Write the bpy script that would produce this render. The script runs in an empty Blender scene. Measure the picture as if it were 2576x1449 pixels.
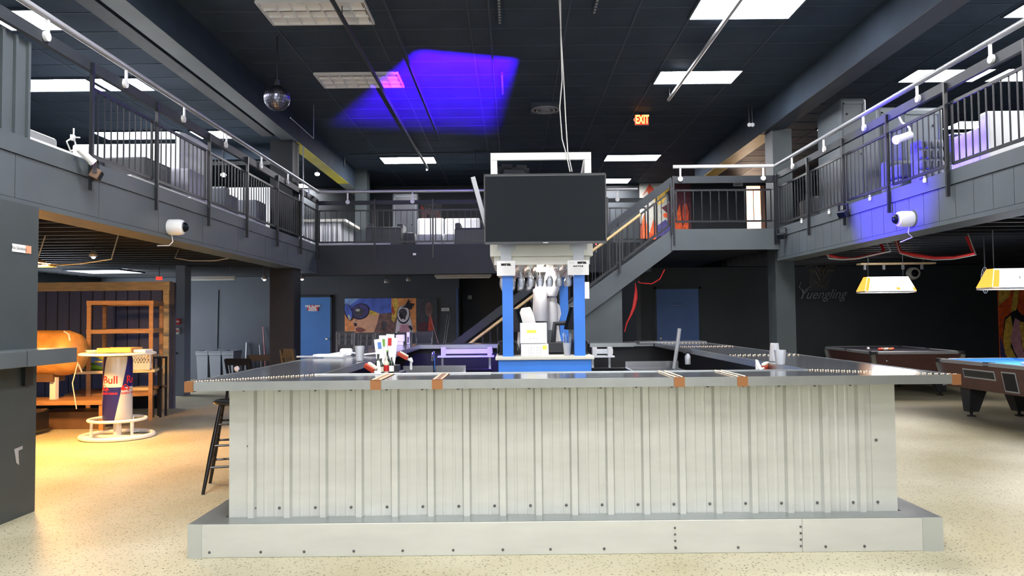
import bpy, math, random
from mathutils import Vector, Matrix
random.seed(7)
PI = math.pi
SC = bpy.context.scene
COL = SC.collection
# ---------------- camera ----------------
CAMZ, FPX, PITCH, ROLL = 1.49, 1950.0, math.radians(2.2), 0.0097
_F = Vector((0, math.cos(PITCH), math.sin(PITCH)))
_U0 = Vector((0, -math.sin(PITCH), math.cos(PITCH)))
_R0 = Vector((1, 0, 0))
_R = (_R0 - ROLL*_U0).normalized()
_U = (_U0 + ROLL*_R0).normalized()
cam_d = bpy.data.cameras.new('camera'); cam = bpy.data.objects.new('camera', cam_d); COL.objects.link(cam)
cam_d.sensor_width = 36.0; cam_d.lens = FPX/2576*36.0; cam_d.clip_end = 200
cam.matrix_world = Matrix(((_R.x, _U.x, -_F.x, 0), (_R.y, _U.y, -_F.y, 0), (_R.z, _U.z, -_F.z, CAMZ), (0, 0, 0, 1)))
SC.camera = cam
def at(px, py, Y):
    """world point seen at photo pixel px,py on the upright plane y=Y"""
    d = _F*FPX + _R*(px-1288) + _U*(724.5-py)
    return Vector((0, 0, CAMZ)) + d*(Y/d.y)
def atz(px, py, Z):
    d = _F*FPX + _R*(px-1288) + _U*(724.5-py)
    return Vector((0, 0, CAMZ)) + d*((Z-CAMZ)/d.z)
# ---------------- world, exposure ----------------
SC.view_settings.view_transform = 'Standard'
try: SC.view_settings.look = 'None'
except Exception: pass
SC.view_settings.exposure = 0.0
SC.view_settings.gamma = 1.0
SC.view_settings.use_curve_mapping = False
w = bpy.data.worlds.new('world'); SC.world = w; w.use_nodes = True
w.node_tree.nodes['Background'].inputs[0].default_value = (0.55, 0.7, 1.0, 1)
w.node_tree.nodes['Background'].inputs[1].default_value = 0.02
LAMP = 58.0        # radiance of the fluorescent troffers
# ---------------- materials ----------------
def s2l(c):
    return tuple((x/12.92 if x <= 0.04045 else ((x+0.055)/1.055)**2.4) for x in c)
def rgb(r, g, b): return s2l((r/255, g/255, b/255))
def nmat(name):
    m = bpy.data.materials.new(name); m.use_nodes = True
    nt = m.node_tree; return m, nt, nt.nodes['Principled BSDF']
def mat(name, col, rough=0.55, metal=0.0, var=0.0, scale=6.0, bump=0.0, bscale=40.0, spec=0.5, stretch=None, col2=None):
    m, nt, b = nmat(name); N, L = nt.nodes, nt.links
    b.inputs['Roughness'].default_value = rough; b.inputs['Metallic'].default_value = metal
    b.inputs['Specular IOR Level'].default_value = spec
    b.inputs['Base Color'].default_value = (*col, 1)
    m.diffuse_color = (*col, 1)
    if var or bump:
        tc = N.new('ShaderNodeTexCoord'); mp = N.new('ShaderNodeMapping'); L.new(tc.outputs['Object'], mp.inputs['Vector'])
        if stretch: mp.inputs['Scale'].default_value = stretch
    if var:
        no = N.new('ShaderNodeTexNoise'); no.inputs['Scale'].default_value = scale; no.inputs['Detail'].default_value = 5
        L.new(mp.outputs[0], no.inputs['Vector'])
        cr = N.new('ShaderNodeValToRGB'); L.new(no.outputs['Fac'], cr.inputs[0])
        c2 = col2 if col2 else tuple(c*(1-var) for c in col)
        c1 = col if col2 else tuple(min(1, c*(1+var)) for c in col)
        cr.color_ramp.elements[0].position = 0.3; cr.color_ramp.elements[0].color = (*c2, 1)
        cr.color_ramp.elements[1].position = 0.7; cr.color_ramp.elements[1].color = (*c1, 1)
        L.new(cr.outputs[0], b.inputs['Base Color'])
    if bump:
        n2 = N.new('ShaderNodeTexNoise'); n2.inputs['Scale'].default_value = bscale; n2.inputs['Detail'].default_value = 3
        L.new(mp.outputs[0], n2.inputs['Vector'])
        bp = N.new('ShaderNodeBump'); bp.inputs['Strength'].default_value = bump; bp.inputs['Distance'].default_value = 0.01
        L.new(n2.outputs['Fac'], bp.inputs['Height']); L.new(bp.outputs[0], b.inputs['Normal'])
    return m
def emat(name, col, strength):
    m, nt, b = nmat(name)
    b.inputs['Base Color'].default_value = (*col, 1)
    b.inputs['Emission Color'].default_value = (*col, 1); b.inputs['Emission Strength'].default_value = strength
    m.diffuse_color = (*col, 1)
    return m
def gmat(name, tint=(0.95, 0.97, 1.0), clear=0.8, rough=0.05):
    m, nt, b = nmat(name); N, L = nt.nodes, nt.links; N.remove(b)
    tr = N.new('ShaderNodeBsdfTransparent'); tr.inputs[0].default_value = (*tint, 1)
    gl = N.new('ShaderNodeBsdfGlossy'); gl.inputs['Roughness'].default_value = rough
    df = N.new('ShaderNodeBsdfDiffuse'); df.inputs[0].default_value = (0.8, 0.82, 0.85, 1)
    fr = N.new('ShaderNodeFresnel'); fr.inputs[0].default_value = 1.5
    m1 = N.new('ShaderNodeMixShader'); m1.inputs[0].default_value = 1-clear
    L.new(tr.outputs[0], m1.inputs[1]); L.new(df.outputs[0], m1.inputs[2])
    m2 = N.new('ShaderNodeMixShader'); L.new(fr.outputs[0], m2.inputs[0]); L.new(m1.outputs[0], m2.inputs[1]); L.new(gl.outputs[0], m2.inputs[2])
    L.new(m2.outputs[0], N['Material Output'].inputs[0]); return m
M = {}
M['black'] = mat('black_paint', (0.012, 0.014, 0.018), 0.5)
M['soft_black'] = mat('soft_black', (0.02, 0.022, 0.027), 0.45, var=0.2)
M['gloss_black'] = mat('gloss_black', (0.01, 0.01, 0.012), 0.18)
M['ceiling'] = mat('ceiling_paint', (0.038, 0.053, 0.074), 0.7, spec=.08, var=0.12, scale=2)
M['grid'] = mat('ceiling_grid', (0.05, 0.066, 0.088), 0.6, spec=.15)
M['wall'] = mat('wall_paint', (0.050, 0.058, 0.072), 0.6, var=0.12, scale=1.5, bump=0.15)
M['wall_dark'] = mat('wall_dark_paint', (0.013, 0.019, 0.024), 0.6, var=0.15, scale=1.5, bump=0.15)
M['fascia'] = mat('fascia_paint', (0.075, 0.092, 0.10), 0.5, var=0.1, scale=2)
M['column'] = mat('column_paint', (0.045, 0.058, 0.062), 0.5, var=0.1, scale=2)
M['col_dark'] = mat('column_dark_paint', (0.018, 0.021, 0.025), 0.6, spec=.2, var=0.1, scale=2)
M['beam'] = mat('beam_paint', (0.22, 0.25, 0.25), 0.5, var=0.08, scale=2)
M['yellow_beam'] = mat('yellow_beam_paint', (0.66, 0.58, 0.06), 0.5, var=0.12, scale=2)
M['orange_beam'] = mat('orange_beam_paint', (0.66, 0.42, 0.06), 0.5, var=0.12, scale=2)
M['rail'] = mat('rail_black_steel', (0.010, 0.012, 0.016), 0.35, spec=0.5)
M['capboard'] = mat('rail_board_paint', (0.032, 0.038, 0.045), 0.5, spec=.25, var=0.1)
M['pipe'] = mat('grey_pipe', (0.52, 0.54, 0.58), 0.28, 0.5)
M['white_enamel'] = mat('white_enamel', (0.8, 0.82, 0.82), 0.35)
M['white_paint'] = mat('white_paint', (0.78, 0.79, 0.77), 0.5)
M['cream_paint'] = mat('cream_paint', (0.62, 0.62, 0.55), 0.5, var=0.05)
M['white_vinyl'] = mat('white_vinyl', (0.72, 0.74, 0.74), 0.4, bump=0.1, bscale=60)
M['grey_vinyl'] = mat('grey_vinyl', (0.17, 0.19, 0.23), 0.4, bump=0.1, bscale=60)
M['dark_vinyl'] = mat('dark_vinyl', (0.045, 0.05, 0.058), 0.35, bump=0.1, bscale=60)
M['pad_vinyl'] = mat('pad_vinyl', (0.10, 0.12, 0.135), 0.45, bump=0.1, bscale=60)
M['blue_door'] = mat('blue_door_paint', (0.06, 0.20, 0.50), 0.45, var=0.05, scale=3)
M['blue_door_dark'] = mat('navy_door_paint', (0.045, 0.11, 0.30), 0.5, var=0.08, scale=3)
M['blue_tower'] = mat('bright_blue_paint', (0.035, 0.20, 0.72), 0.4, var=0.05, scale=3)
M['galv'] = mat('galvanised_steel', (0.54, 0.555, 0.515), 0.36, 0.25, var=0.05, scale=3, stretch=(1, 1, 4))
M['galv_shade'] = mat('shaded_galvanised_steel', (0.30, 0.33, 0.32), 0.3, 0.55, var=0.08, scale=3)  # darker copy of the galvanised steel, shade put into the colour
M['alu'] = mat('aluminium_edge', (0.37, 0.39, 0.385), 0.28, 0.8, var=0.06, scale=8)
M['steel'] = mat('stainless_steel', (0.45, 0.46, 0.48), 0.25, 0.9)
M['bartop'] = mat('bar_top_metal', (0.30, 0.33, 0.36), 0.13, 0.75, var=0.10, scale=3, bump=0.02, bscale=6)
M['copper'] = mat('copper', (0.32, 0.14, 0.055), 0.4, 0.6)
M['brass'] = mat('brass_stud', (0.75, 0.58, 0.36), 0.3, 0.8)
M['chrome'] = mat('chrome', (0.8, 0.8, 0.82), 0.12, 1.0)
M['wood_light'] = mat('pale_timber', (0.80, 0.62, 0.36), 0.5, var=0.18, scale=5, stretch=(1, 1, 6))
M['wood_mid'] = mat('brown_timber', (0.40, 0.20, 0.08), 0.5, var=0.2, scale=5, stretch=(1, 1, 6))
M['wood_dark'] = mat('dark_timber', (0.13, 0.07, 0.035), 0.5, var=0.2, scale=5)
M['handrail_wood'] = mat('oak_handrail', (0.62, 0.46, 0.22), 0.35, var=0.1)
M['navy_panel'] = mat('navy_board_paint', (0.10, 0.13, 0.30), 0.55, var=0.12, scale=3, stretch=(3, 1, .5))
M['tan_leather'] = mat('tan_leather', (0.55, 0.27, 0.07), 0.42, var=0.35, scale=5, bump=0.2, bscale=18)
M['bin_grey'] = mat('grey_plastic', (0.17, 0.185, 0.21), 0.45)
M['pool_brown'] = mat('brown_laminate', (0.085, 0.035, 0.03), 0.4, var=0.15, scale=10)
M['felt_blue'] = mat('blue_felt', (0.05, 0.30, 0.85), 0.9)
M['felt_black'] = mat('black_felt', (0.03, 0.03, 0.045), 0.9)
M['red'] = mat('red_plastic', (0.60, 0.02, 0.02), 0.4)
M['red_brown'] = mat('red_brown_plastic', (0.40, 0.045, 0.02), 0.35)
M['red_hose'] = mat('red_hose', (0.65, 0.03, 0.03), 0.35)
M['paper'] = mat('white_paper', (0.85, 0.85, 0.84), 0.8)
M['ink'] = mat('black_ink', (0.01, 0.01, 0.012), 0.7)
M['grey_ink'] = mat('grey_ink', (0.25, 0.25, 0.27), 0.7)
M['yellow'] = mat('yellow_plastic', (0.80, 0.70, 0.08), 0.5)
M['green'] = mat('green_plastic', (0.16, 0.40, 0.05), 0.5)
M['skyblue'] = mat('blue_plastic', (0.10, 0.24, 0.62), 0.45)
M['cardboard'] = mat('cardboard', (0.55, 0.30, 0.10), 0.8, var=0.1)
M['screen'] = mat('tv_screen', (0.004, 0.007, 0.010), 0.3, spec=.12)
M['tv_bezel'] = mat('tv_bezel', (0.02, 0.02, 0.022), 0.25)
M['silver'] = mat('silver_plastic', (0.38, 0.40, 0.42), 0.4, 0.3)
M['cable'] = mat('white_cable', (0.6, 0.6, 0.58), 0.5)
M['navy_cup'] = mat('blue_glass_tumbler', (0.03, 0.10, 0.30), 0.2)
M['glass'] = gmat('clear_glass', clear=0.74)
M['plastic_clear'] = gmat('clear_plastic', clear=0.55, rough=0.15)
M['bag'] = gmat('lilac_plastic_bag', (0.85, 0.85, 1.0), clear=0.45, rough=0.3)
M['lamp_white'] = emat('troffer_glow', (1.0, 0.975, 1.0), LAMP)
M['day_side'] = emat('side_daylight', (0.78, 0.87, 1.0), 8.0)
M['added_day_front'] = emat('added_front_daylight', (0.93, 0.97, 1.0), 3.2)  # glow of the panes added behind the camera
M['lamp_side'] = emat('fluorescent_glow', (1.0, 0.93, 1.0), 9.0)
M['lamp_warm'] = emat('warm_glow', (1.0, 0.55, 0.22), 60.0)
M['lamp_pool'] = emat('pool_lamp_glow', (1.0, 0.97, 1.0), 6.0)
M['lamp_pool_bulb'] = emat('pool_lamp_tube', (1.0, 0.96, 0.93), 22.0)
M['lamp_orange'] = emat('pool_lamp_orange', (1.0, 0.42, 0.06), 1.6)
M['exit_red'] = emat('exit_red_glow', (1.0, 0.04, 0.01), 0.9)
M['exit_yellow'] = emat('exit_letter_glow', (1.0, 0.62, 0.16), 2.2)
M['led_red'] = emat('red_led', (1, .05, .05), 4)
M['led_pink'] = emat('pink_led', (1, .1, .8), 5)
def floor_mat():
    m, nt, b = nmat('terrazzo_floor'); N, L = nt.nodes, nt.links
    tc = N.new('ShaderNodeTexCoord')
    n1 = N.new('ShaderNodeTexNoise'); n1.inputs['Scale'].default_value = 0.7; n1.inputs['Detail'].default_value = 4
    r1 = N.new('ShaderNodeValToRGB'); r1.color_ramp.elements[0].position = .35; r1.color_ramp.elements[0].color = (0.40, 0.365, 0.225, 1)
    r1.color_ramp.elements[1].position = .7; r1.color_ramp.elements[1].color = (0.57, 0.54, 0.39, 1)
    n2 = N.new('ShaderNodeTexVoronoi'); n2.inputs['Scale'].default_value = 46
    r2 = N.new('ShaderNodeValToRGB'); r2.color_ramp.elements[0].position = .14; r2.color_ramp.elements[0].color = (0.20, 0.17, 0.12, 1)
    r2.color_ramp.elements[1].position = .36; r2.color_ramp.elements[1].color = (1, 1, 1, 1)
    n3 = N.new('ShaderNodeTexNoise'); n3.inputs['Scale'].default_value = 30; n3.inputs['Detail'].default_value = 3
    r3 = N.new('ShaderNodeValToRGB'); r3.color_ramp.elements[0].position = .36; r3.color_ramp.elements[0].color = (0, 0, 0, 1)
    r3.color_ramp.elements[1].position = .52; r3.color_ramp.elements[1].color = (1, 1, 1, 1)
    for n in (n1, n2, n3): L.new(tc.outputs['Object'], n.inputs['Vector'])
    L.new(n1.outputs['Fac'], r1.inputs[0]); L.new(n2.outputs['Distance'], r2.inputs[0]); L.new(n3.outputs['Fac'], r3.inputs[0])
    mx = N.new('ShaderNodeMixRGB'); mx.blend_type = 'MULTIPLY'; mx.inputs[2].default_value = (1, 1, 1, 1)
    L.new(r3.outputs[0], mx.inputs[0]); L.new(r1.outputs[0], mx.inputs[1]); L.new(r2.outputs[0], mx.inputs[2])
    L.new(mx.outputs[0], b.inputs['Base Color']); b.inputs['Roughness'].default_value = 0.42
    b.inputs['Specular IOR Level'].default_value = 0.35
    return m
M['floor'] = floor_mat()
def can_mat():
    m, nt, b = nmat('drink_can_print'); N, L = nt.nodes, nt.links
    tc = N.new('ShaderNodeTexCoord'); sp = N.new('ShaderNodeSeparateXYZ'); L.new(tc.outputs['Object'], sp.inputs[0])
    def mth(op, a, bb=None):
        n = N.new('ShaderNodeMath'); n.operation = op
        for i, v in enumerate((a, bb)):
            if v is None: continue
            if isinstance(v, (int, float)): n.inputs[i].default_value = v
            else: L.new(v, n.inputs[i])
        return n.outputs[0]
    ny = mth('MULTIPLY', sp.outputs['Y'], -1.0)
    phi = mth('ARCTAN2', sp.outputs['X'], ny)
    off = mth('ADD', mth('MULTIPLY', mth('SUBTRACT', sp.outputs['Z'], 0.22), 1.16), 0.24)
    s1 = mth('GREATER_THAN', mth('SINE', mth('MULTIPLY', mth('SUBTRACT', phi, off), 2.0)), 0.0)
    s2 = mth('GREATER_THAN', sp.outputs['Z'], 0.655)
    x = mth('ABSOLUTE', mth('SUBTRACT', s1, s2))
    mx = N.new('ShaderNodeMixRGB'); mx.inputs[1].default_value = (0.02, 0.02, 0.16, 1); mx.inputs[2].default_value = (0.60, 0.62, 0.64, 1)
    L.new(x, mx.inputs[0]); L.new(mx.outputs[0], b.inputs['Base Color']); b.inputs['Roughness'].default_value = 0.28
    b.inputs['Metallic'].default_value = 0.2
    return m
M['can'] = can_mat()
def mirror_mat():
    m, nt, b = nmat('mirror_tiles'); N, L = nt.nodes, nt.links
    b.inputs['Base Color'].default_value = (0.22, 0.23, 0.30, 1); b.inputs['Metallic'].default_value = 1; b.inputs['Roughness'].default_value = 0.3
    return m
M['mirror'] = mirror_mat()
# ---------------- mesh builder ----------------
class MB:
    def __init__(s): s.v = []; s.f = []; s.m = []; s.cm = 0
    def add(s, vs, fs):
        o = len(s.v); s.v += [Vector(v) for v in vs]
        for f in fs: s.f.append([i+o for i in f]); s.m.append(s.cm)
        return s
    def box(s, x0, x1, y0, y1, z0, z1):
        vs = [(x, y, z) for z in (z0, z1) for y in (y0, y1) for x in (x0, x1)]
        return s.add(vs, [(0, 2, 3, 1), (4, 5, 7, 6), (0, 1, 5, 4), (2, 6, 7, 3), (0, 4, 6, 2), (1, 3, 7, 5)])
    def obox(s, c, size, mt):
        hx, hy, hz = size[0]/2, size[1]/2, size[2]/2; c = Vector(c)
        vs = [c + mt @ Vector((x, y, z)) for z in (-hz, hz) for y in (-hy, hy) for x in (-hx, hx)]
        return s.add(vs, [(0, 2, 3, 1), (4, 5, 7, 6), (0, 1, 5, 4), (2, 6, 7, 3), (0, 4, 6, 2), (1, 3, 7, 5)])
    def bar(s, a, b, wdt, hgt, up=(0, 0, 1)):
        a, b = Vector(a), Vector(b); d = b-a; ln = d.length; d.normalize()
        u = Vector(up); sx = d.cross(u)
        if sx.length < 1e-5: sx = d.cross(Vector((1, 0, 0)))
        sx.normalize(); u = sx.cross(d)
        mt = Matrix((sx, d, u)).transposed()
        return s.obox((a+b)/2, (wdt, ln, hgt), mt)
    def cyl(s, a, b, r0, r1=None, n=12, cap=True):
        r1 = r0 if r1 is None else r1
        a, b = Vector(a), Vector(b); d = (b-a).normalized()
        u = d.orthogonal().normalized(); v = d.cross(u)
        vs = []
        for p, r in ((a, r0), (b, r1)):
            for i in range(n):
                t = 2*PI*i/n; vs.append(p + u*(r*math.cos(t)) + v*(r*math.sin(t)))
        fs = [(i, (i+1) % n, n+(i+1) % n, n+i) for i in range(n)]
        if cap: fs += [tuple(range(n-1, -1, -1)), tuple(range(n, 2*n))]
        return s.add(vs, fs)
    def tube(s, pts, r, n=8, closed=False):
        pts = [Vector(p) for p in pts]; k = len(pts); vs = []; fs = []
        prev = None
        for i, p in enumerate(pts):
            if closed: d = pts[(i+1) % k]-pts[i-1]
            else: d = pts[min(i+1, k-1)]-pts[max(i-1, 0)]
            d.normalize()
            u = (prev - d*prev.dot(d)) if prev is not None else d.orthogonal()
            if u.length < 1e-5: u = d.orthogonal()
            u.normalize(); prev = u; v = d.cross(u)
            for j in range(n):
                t = 2*PI*j/n; vs.append(p + u*(r*math.cos(t)) + v*(r*math.sin(t)))
        for i in range(k if closed else k-1):
            i2 = (i+1) % k
            for j in range(n): fs.append((i*n+j, i*n+(j+1) % n, i2*n+(j+1) % n, i2*n+j))
        if not closed: fs += [tuple(range(n-1, -1, -1)), tuple(range((k-1)*n, k*n))]
        return s.add(vs, fs)
    def lathe(s, prof, c=(0, 0, 0), n=20, axis=(0, 0, 1)):
        c = Vector(c); d = Vector(axis).normalized(); u = d.orthogonal().normalized(); v = d.cross(u); vs = []; fs = []
        k = len(prof)
        for r, h in prof:
            for j in range(n):
                t = 2*PI*j/n; vs.append(c + d*h + u*(r*math.cos(t)) + v*(r*math.sin(t)))
        for i in range(k-1):
            for j in range(n): fs.append((i*n+j, i*n+(j+1) % n, (i+1)*n+(j+1) % n, (i+1)*n+j))
        if prof[0][0] > 1e-4: fs.append(tuple(range(n-1, -1, -1)))
        if prof[-1][0] > 1e-4: fs.append(tuple(range((k-1)*n, k*n)))
        return s.add(vs, fs)
    def sph(s, c, r, n=14, sz=1.0):
        k = max(6, n//2)
        return s.lathe([(max(1e-5, r*math.sin(PI*i/k)), -r*sz*math.cos(PI*i/k)) for i in range(k+1)], c, n)
    def prism(s, pts, off):
        """extrude planar polygon pts by vector off"""
        pts = [Vector(p) for p in pts]; off = Vector(off); n = len(pts)
        vs = pts + [p+off for p in pts]
        fs = [tuple(range(n)), tuple(range(2*n-1, n-1, -1))] + [(i, n+i, n+(i+1) % n, (i+1) % n) for i in range(n)]
        return s.add(vs, fs)
    def poly(s, pts): return s.add(pts, [tuple(range(len(pts)))])
    def build(s, name, m, parent=None, smooth=False, bevel=0.0, local=False, loc=None, seg=2):
        ms = m if isinstance(m, (list, tuple)) else [m]
        if parent is not None:
            o0 = Vector((0, 0, 0)) if local else root_loc(parent)
            pos = Vector((0, 0, 0))
        elif loc is not None:
            o0 = Vector(loc); pos = Vector(loc)
        else:
            xs = [v.x for v in s.v]; ys = [v.y for v in s.v]; zs = [v.z for v in s.v]
            o0 = Vector(((min(xs)+max(xs))/2, (min(ys)+max(ys))/2, min(zs))); pos = o0.copy()
        me = bpy.data.meshes.new(name)
        me.from_pydata([tuple(v-o0) for v in s.v], [], s.f)
        for q in ms: me.materials.append(M[q] if isinstance(q, str) else q)
        for p, i in zip(me.polygons, s.m): p.material_index = min(i, len(ms)-1); p.use_smooth = smooth
        me.validate(); me.update()
        import bmesh
        bm = bmesh.new(); bm.from_mesh(me); bmesh.ops.recalc_face_normals(bm, faces=bm.faces); bm.to_mesh(me); bm.free()
        if smooth:
            try: me.set_sharp_from_angle(angle=math.radians(40))
            except Exception: pass
        o = bpy.data.objects.new(name, me); COL.objects.link(o); o.location = pos
        if parent is not None: o.parent = parent
        if bevel:
            b = o.modifiers.new('bevel', 'BEVEL'); b.width = bevel; b.segments = seg; b.limit_method = 'ANGLE'
        return o
def root_loc(o):
    p = Vector((0, 0, 0))
    while o is not None: p += o.location; o = o.parent
    return p
def tag(o, label, cat, group=None):
    o['label'] = label; o['category'] = cat
    if group: o['group'] = group
    return o
def thing(name, label, cat, loc=(0, 0, 0), rotz=0.0, group=None):
    o = bpy.data.objects.new(name, None); COL.objects.link(o); o.empty_display_size = 0.1
    o.location = loc; o.rotation_euler = (0, 0, rotz); return tag(o, label, cat, group)
def struct(name, mb, m, parent=None, **k):
    o = mb.build(name, m, parent, **k)
    if parent is None: o['kind'] = 'structure'
    return o
def dup(root, loc=None, rotz=None, label=None, group=None, parent=None):
    r = root.copy(); COL.objects.link(r)
    if parent is not None: r.parent = parent
    if loc is not None: r.location = loc
    if rotz is not None: r.rotation_euler = (0, 0, rotz)
    if label: r['label'] = label
    if group: r['group'] = group
    for ch in list(root.children): dup(ch, parent=r)
    return r
def text_mb(body, size, fn, mb=None, font_shear=0.0, spacing=1.0, bold=0.0, align='CENTER'):
    """lettering as flat faces; fn maps (u,v) in metres to a world point"""
    cu = bpy.data.curves.new('t', 'FONT'); cu.body = body; cu.size = size; cu.align_x = align; cu.align_y = 'CENTER'
    cu.shear = font_shear; cu.space_character = spacing; cu.offset = bold; cu.resolution_u = 3
    ob = bpy.data.objects.new('t', cu); COL.objects.link(ob)
    dg = bpy.context.evaluated_depsgraph_get(); me = bpy.data.meshes.new_from_object(ob.evaluated_get(dg))
    mb = mb or MB()
    mb.add([fn(v.co.x, v.co.y) for v in me.vertices], [tuple(p.vertices) for p in me.polygons])
    bpy.data.objects.remove(ob); bpy.data.curves.remove(cu); bpy.data.meshes.remove(me)
    return mb
def front(x, y, z): return lambda u, v: (x+u, y, z+v)
def lamp(name, kind, loc, energy, col, parent=None, target=None, size=0.1, angle=60, blend=0.3, spread=None):
    d = bpy.data.lights.new(name, kind); d.energy = energy; d.color = col
    if kind == 'SPOT': d.spot_size = math.radians(angle); d.spot_blend = blend; d.shadow_soft_size = size
    elif kind == 'AREA': d.size = size
    else: d.shadow_soft_size = size
    if spread and kind == 'AREA': d.spread = math.radians(spread)
    o = bpy.data.objects.new(name, d); COL.objects.link(o); loc = Vector(loc)
    o.location = loc - (root_loc(parent) if parent else Vector((0, 0, 0)))
    if target is not None: o.rotation_euler = (Vector(target)-loc).to_track_quat('-Z', 'Y').to_euler()
    if parent: o.parent = parent
    return o
# ---------------- the lamps that light the room ----------------
XL, XR, ZF, ZB, ZC = -3.85, 4.50, 2.955, 2.44, 5.19
def troffer(x0, x1, y0, y1, label, lit=True, z=ZC, group=None, cells=0, glow='lamp_white'):
    t = thing('ceiling_light', label, 'ceiling light', ((x0+x1)/2, (y0+y1)/2, z), group=group)
    f = MB(); e = 0.025
    for a in ((x0-e, x1+e, y0-e, y0), (x0-e, x1+e, y1, y1+e), (x0-e, x0, y0, y1), (x1, x1+e, y0, y1)): f.box(*a, z-.035, z)
    f.build('frame', 'grid' if lit else 'white_enamel', t)
    if lit:
        MB().box(x0, x1, y0, y1, z-.03, z-.022).build('diffuser', glow, t)
    else:
        MB().box(x0, x1, y0, y1, z-.006, z-.001).build('reflector_back', 'white_enamel', t)
        g = MB(); nx, ny = cells or 6, 3
        for i in range(nx+1):
            x = x0+(x1-x0)*i/nx; g.box(x-.008, x+.008, y0, y1, z-.035, z-.006)
        for j in range(ny+1):
            y = y0+(y1-y0)*j/ny; g.box(x0, x1, y-.008, y+.008, z-.034, z-.006)
        g.build('louvre', 'white_enamel', t)
    return t
troffer(2.23, 3.45, 8.85, 9.46, 'glowing ceiling light cut by the top edge of the photo, right of the hanging cables')
troffer(2.27, 3.49, 11.5, 12.12, 'bright white ceiling light above the red exit sign')
troffer(2.20, 3.42, 17.5, 18.15, 'thin glowing ceiling light just right of the white frame over the television')
troffer(2.00, 3.20, 20.5, 21.2, 'small glowing ceiling light partly hidden by the right edge of the television')
troffer(-2.98, -1.76, 17.5, 18.2, 'glowing ceiling light left of the white frame, crossed by a pipe end')
troffer(-2.92, -1.70, 8.85, 9.50, 'unlit white louvred ceiling light at the top edge, nearest the camera', lit=False, cells=7)
troffer(-2.92, -1.70, 11.5, 12.15, 'unlit white louvred ceiling light beside the purple-lit ceiling patch', lit=False, cells=7)
for x0, x1, y1, lb in ((-7.70, -6.43, 12.2, 'glowing ceiling light over the left balcony seen behind the nearest railing pickets'),
                       (-6.35, -5.65, 12.2, 'short glowing ceiling light over the left balcony, crossed by the handrail'),
                       (-8.10, -6.45, 15.5, 'long glowing ceiling light over the left balcony above the white banquette'),
                       (-6.22, -5.60, 15.5, 'short glowing ceiling light over the left balcony right of the white banquette'),
                       (-6.25, -5.62, 9.6, 'glowing ceiling light at the top left corner behind the pipe handrail'),
                       (-6.10, -5.50, 21.4, 'small glowing ceiling light at the far end of the left balcony, right of the column'),
                       (6.15, 7.32, 12.15, 'glowing ceiling light over the right balcony above the tall padded booth'),
                       (7.52, 8.80, 12.15, 'glowing ceiling light over the right balcony at the right edge of the photo'),
                       (6.10, 7.10, 15.3, 'glowing ceiling light over the right balcony cut off by the tall padded booth'),
                       (8.60, 9.30, 15.3, 'small glowing ceiling light over the right balcony seen between the railing pickets'),
                       (6.14, 7.30, 9.5, 'glowing ceiling light at the top right corner of the photo')):
    troffer(x0, x1, y1-.61, y1, lb)
troffer(-7.0, -5.6, 17.5, 18.15, 'unlit grey-white ceiling light panel over the far left balcony', lit=False)
for x0, y1 in ((-6.6, 6.3), (-6.6, 3.4), (-8.9, 6.3), (-9.0, 9.6), (-7.62, 9.6), (-9.3, 12.2), (6.1, 6.3), (6.1, 3.4), (8.6, 6.3)):  # lamps out of view, added to brighten the balconies
    troffer(x0, x0+1.22, y1-.61, y1, 'unseen glowing ceiling light added over a balcony to brighten it', group='unseen ceiling lights added over the balconies')
# lamps of the same rows that hang over and behind the photographer
for i, (x0, y1) in enumerate(((-2.92, 6.3), (2.25, 6.3), (-2.92, 3.4), (2.25, 3.4), (-.4, 1.6), (-2.92, .4), (2.25, .4), (-2.92, -2.4), (2.25, -2.4))):
    troffer(x0, x0+1.22, y1-.61, y1, 'glowing ceiling light of the row above and behind the camera', group='ceiling lights over the photographer')
# warm lamp under the left balcony
t = thing('hanging_lamp', 'orange glowing hanging lamp under the left balcony beside the near pillar', 'lamp', (-5.60, 8.6, 2.12))
mb = MB(); mb.add([(-6.0, 8.35, 2.12), (-5.2, 8.35, 2.12), (-5.2, 8.85, 2.12), (-6.0, 8.85, 2.12), (-5.75, 8.5, 2.27), (-5.45, 8.5, 2.27), (-5.45, 8.7, 2.27), (-5.75, 8.7, 2.27)],
                  [(0, 1, 5, 4), (1, 2, 6, 5), (2, 3, 7, 6), (3, 0, 4, 7), (4, 5, 6, 7)])
mb.build('lamp_shade', 'cardboard', t)
MB().box(-5.95, -5.25, 8.4, 8.8, 2.135, 2.155).build('bulb', 'lamp_warm', t)
mb = MB()
for x in (-5.7, -5.5): mb.tube([(x, 8.6, 2.27), (x, 8.6, 2.7)], .006, 5)
mb.build('cord', 'black', t)
lamp('lamp_light', 'AREA', (-5.5, 8.6, 2.11), 220, (1.0, 0.50, 0.14), t, (-5.35, 8.8, 0), size=0.5)
lamp('lamp_glow', 'POINT', (-5.6, 8.6, 2.02), 25, (1.0, 0.50, 0.14), t, size=0.08)
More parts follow.
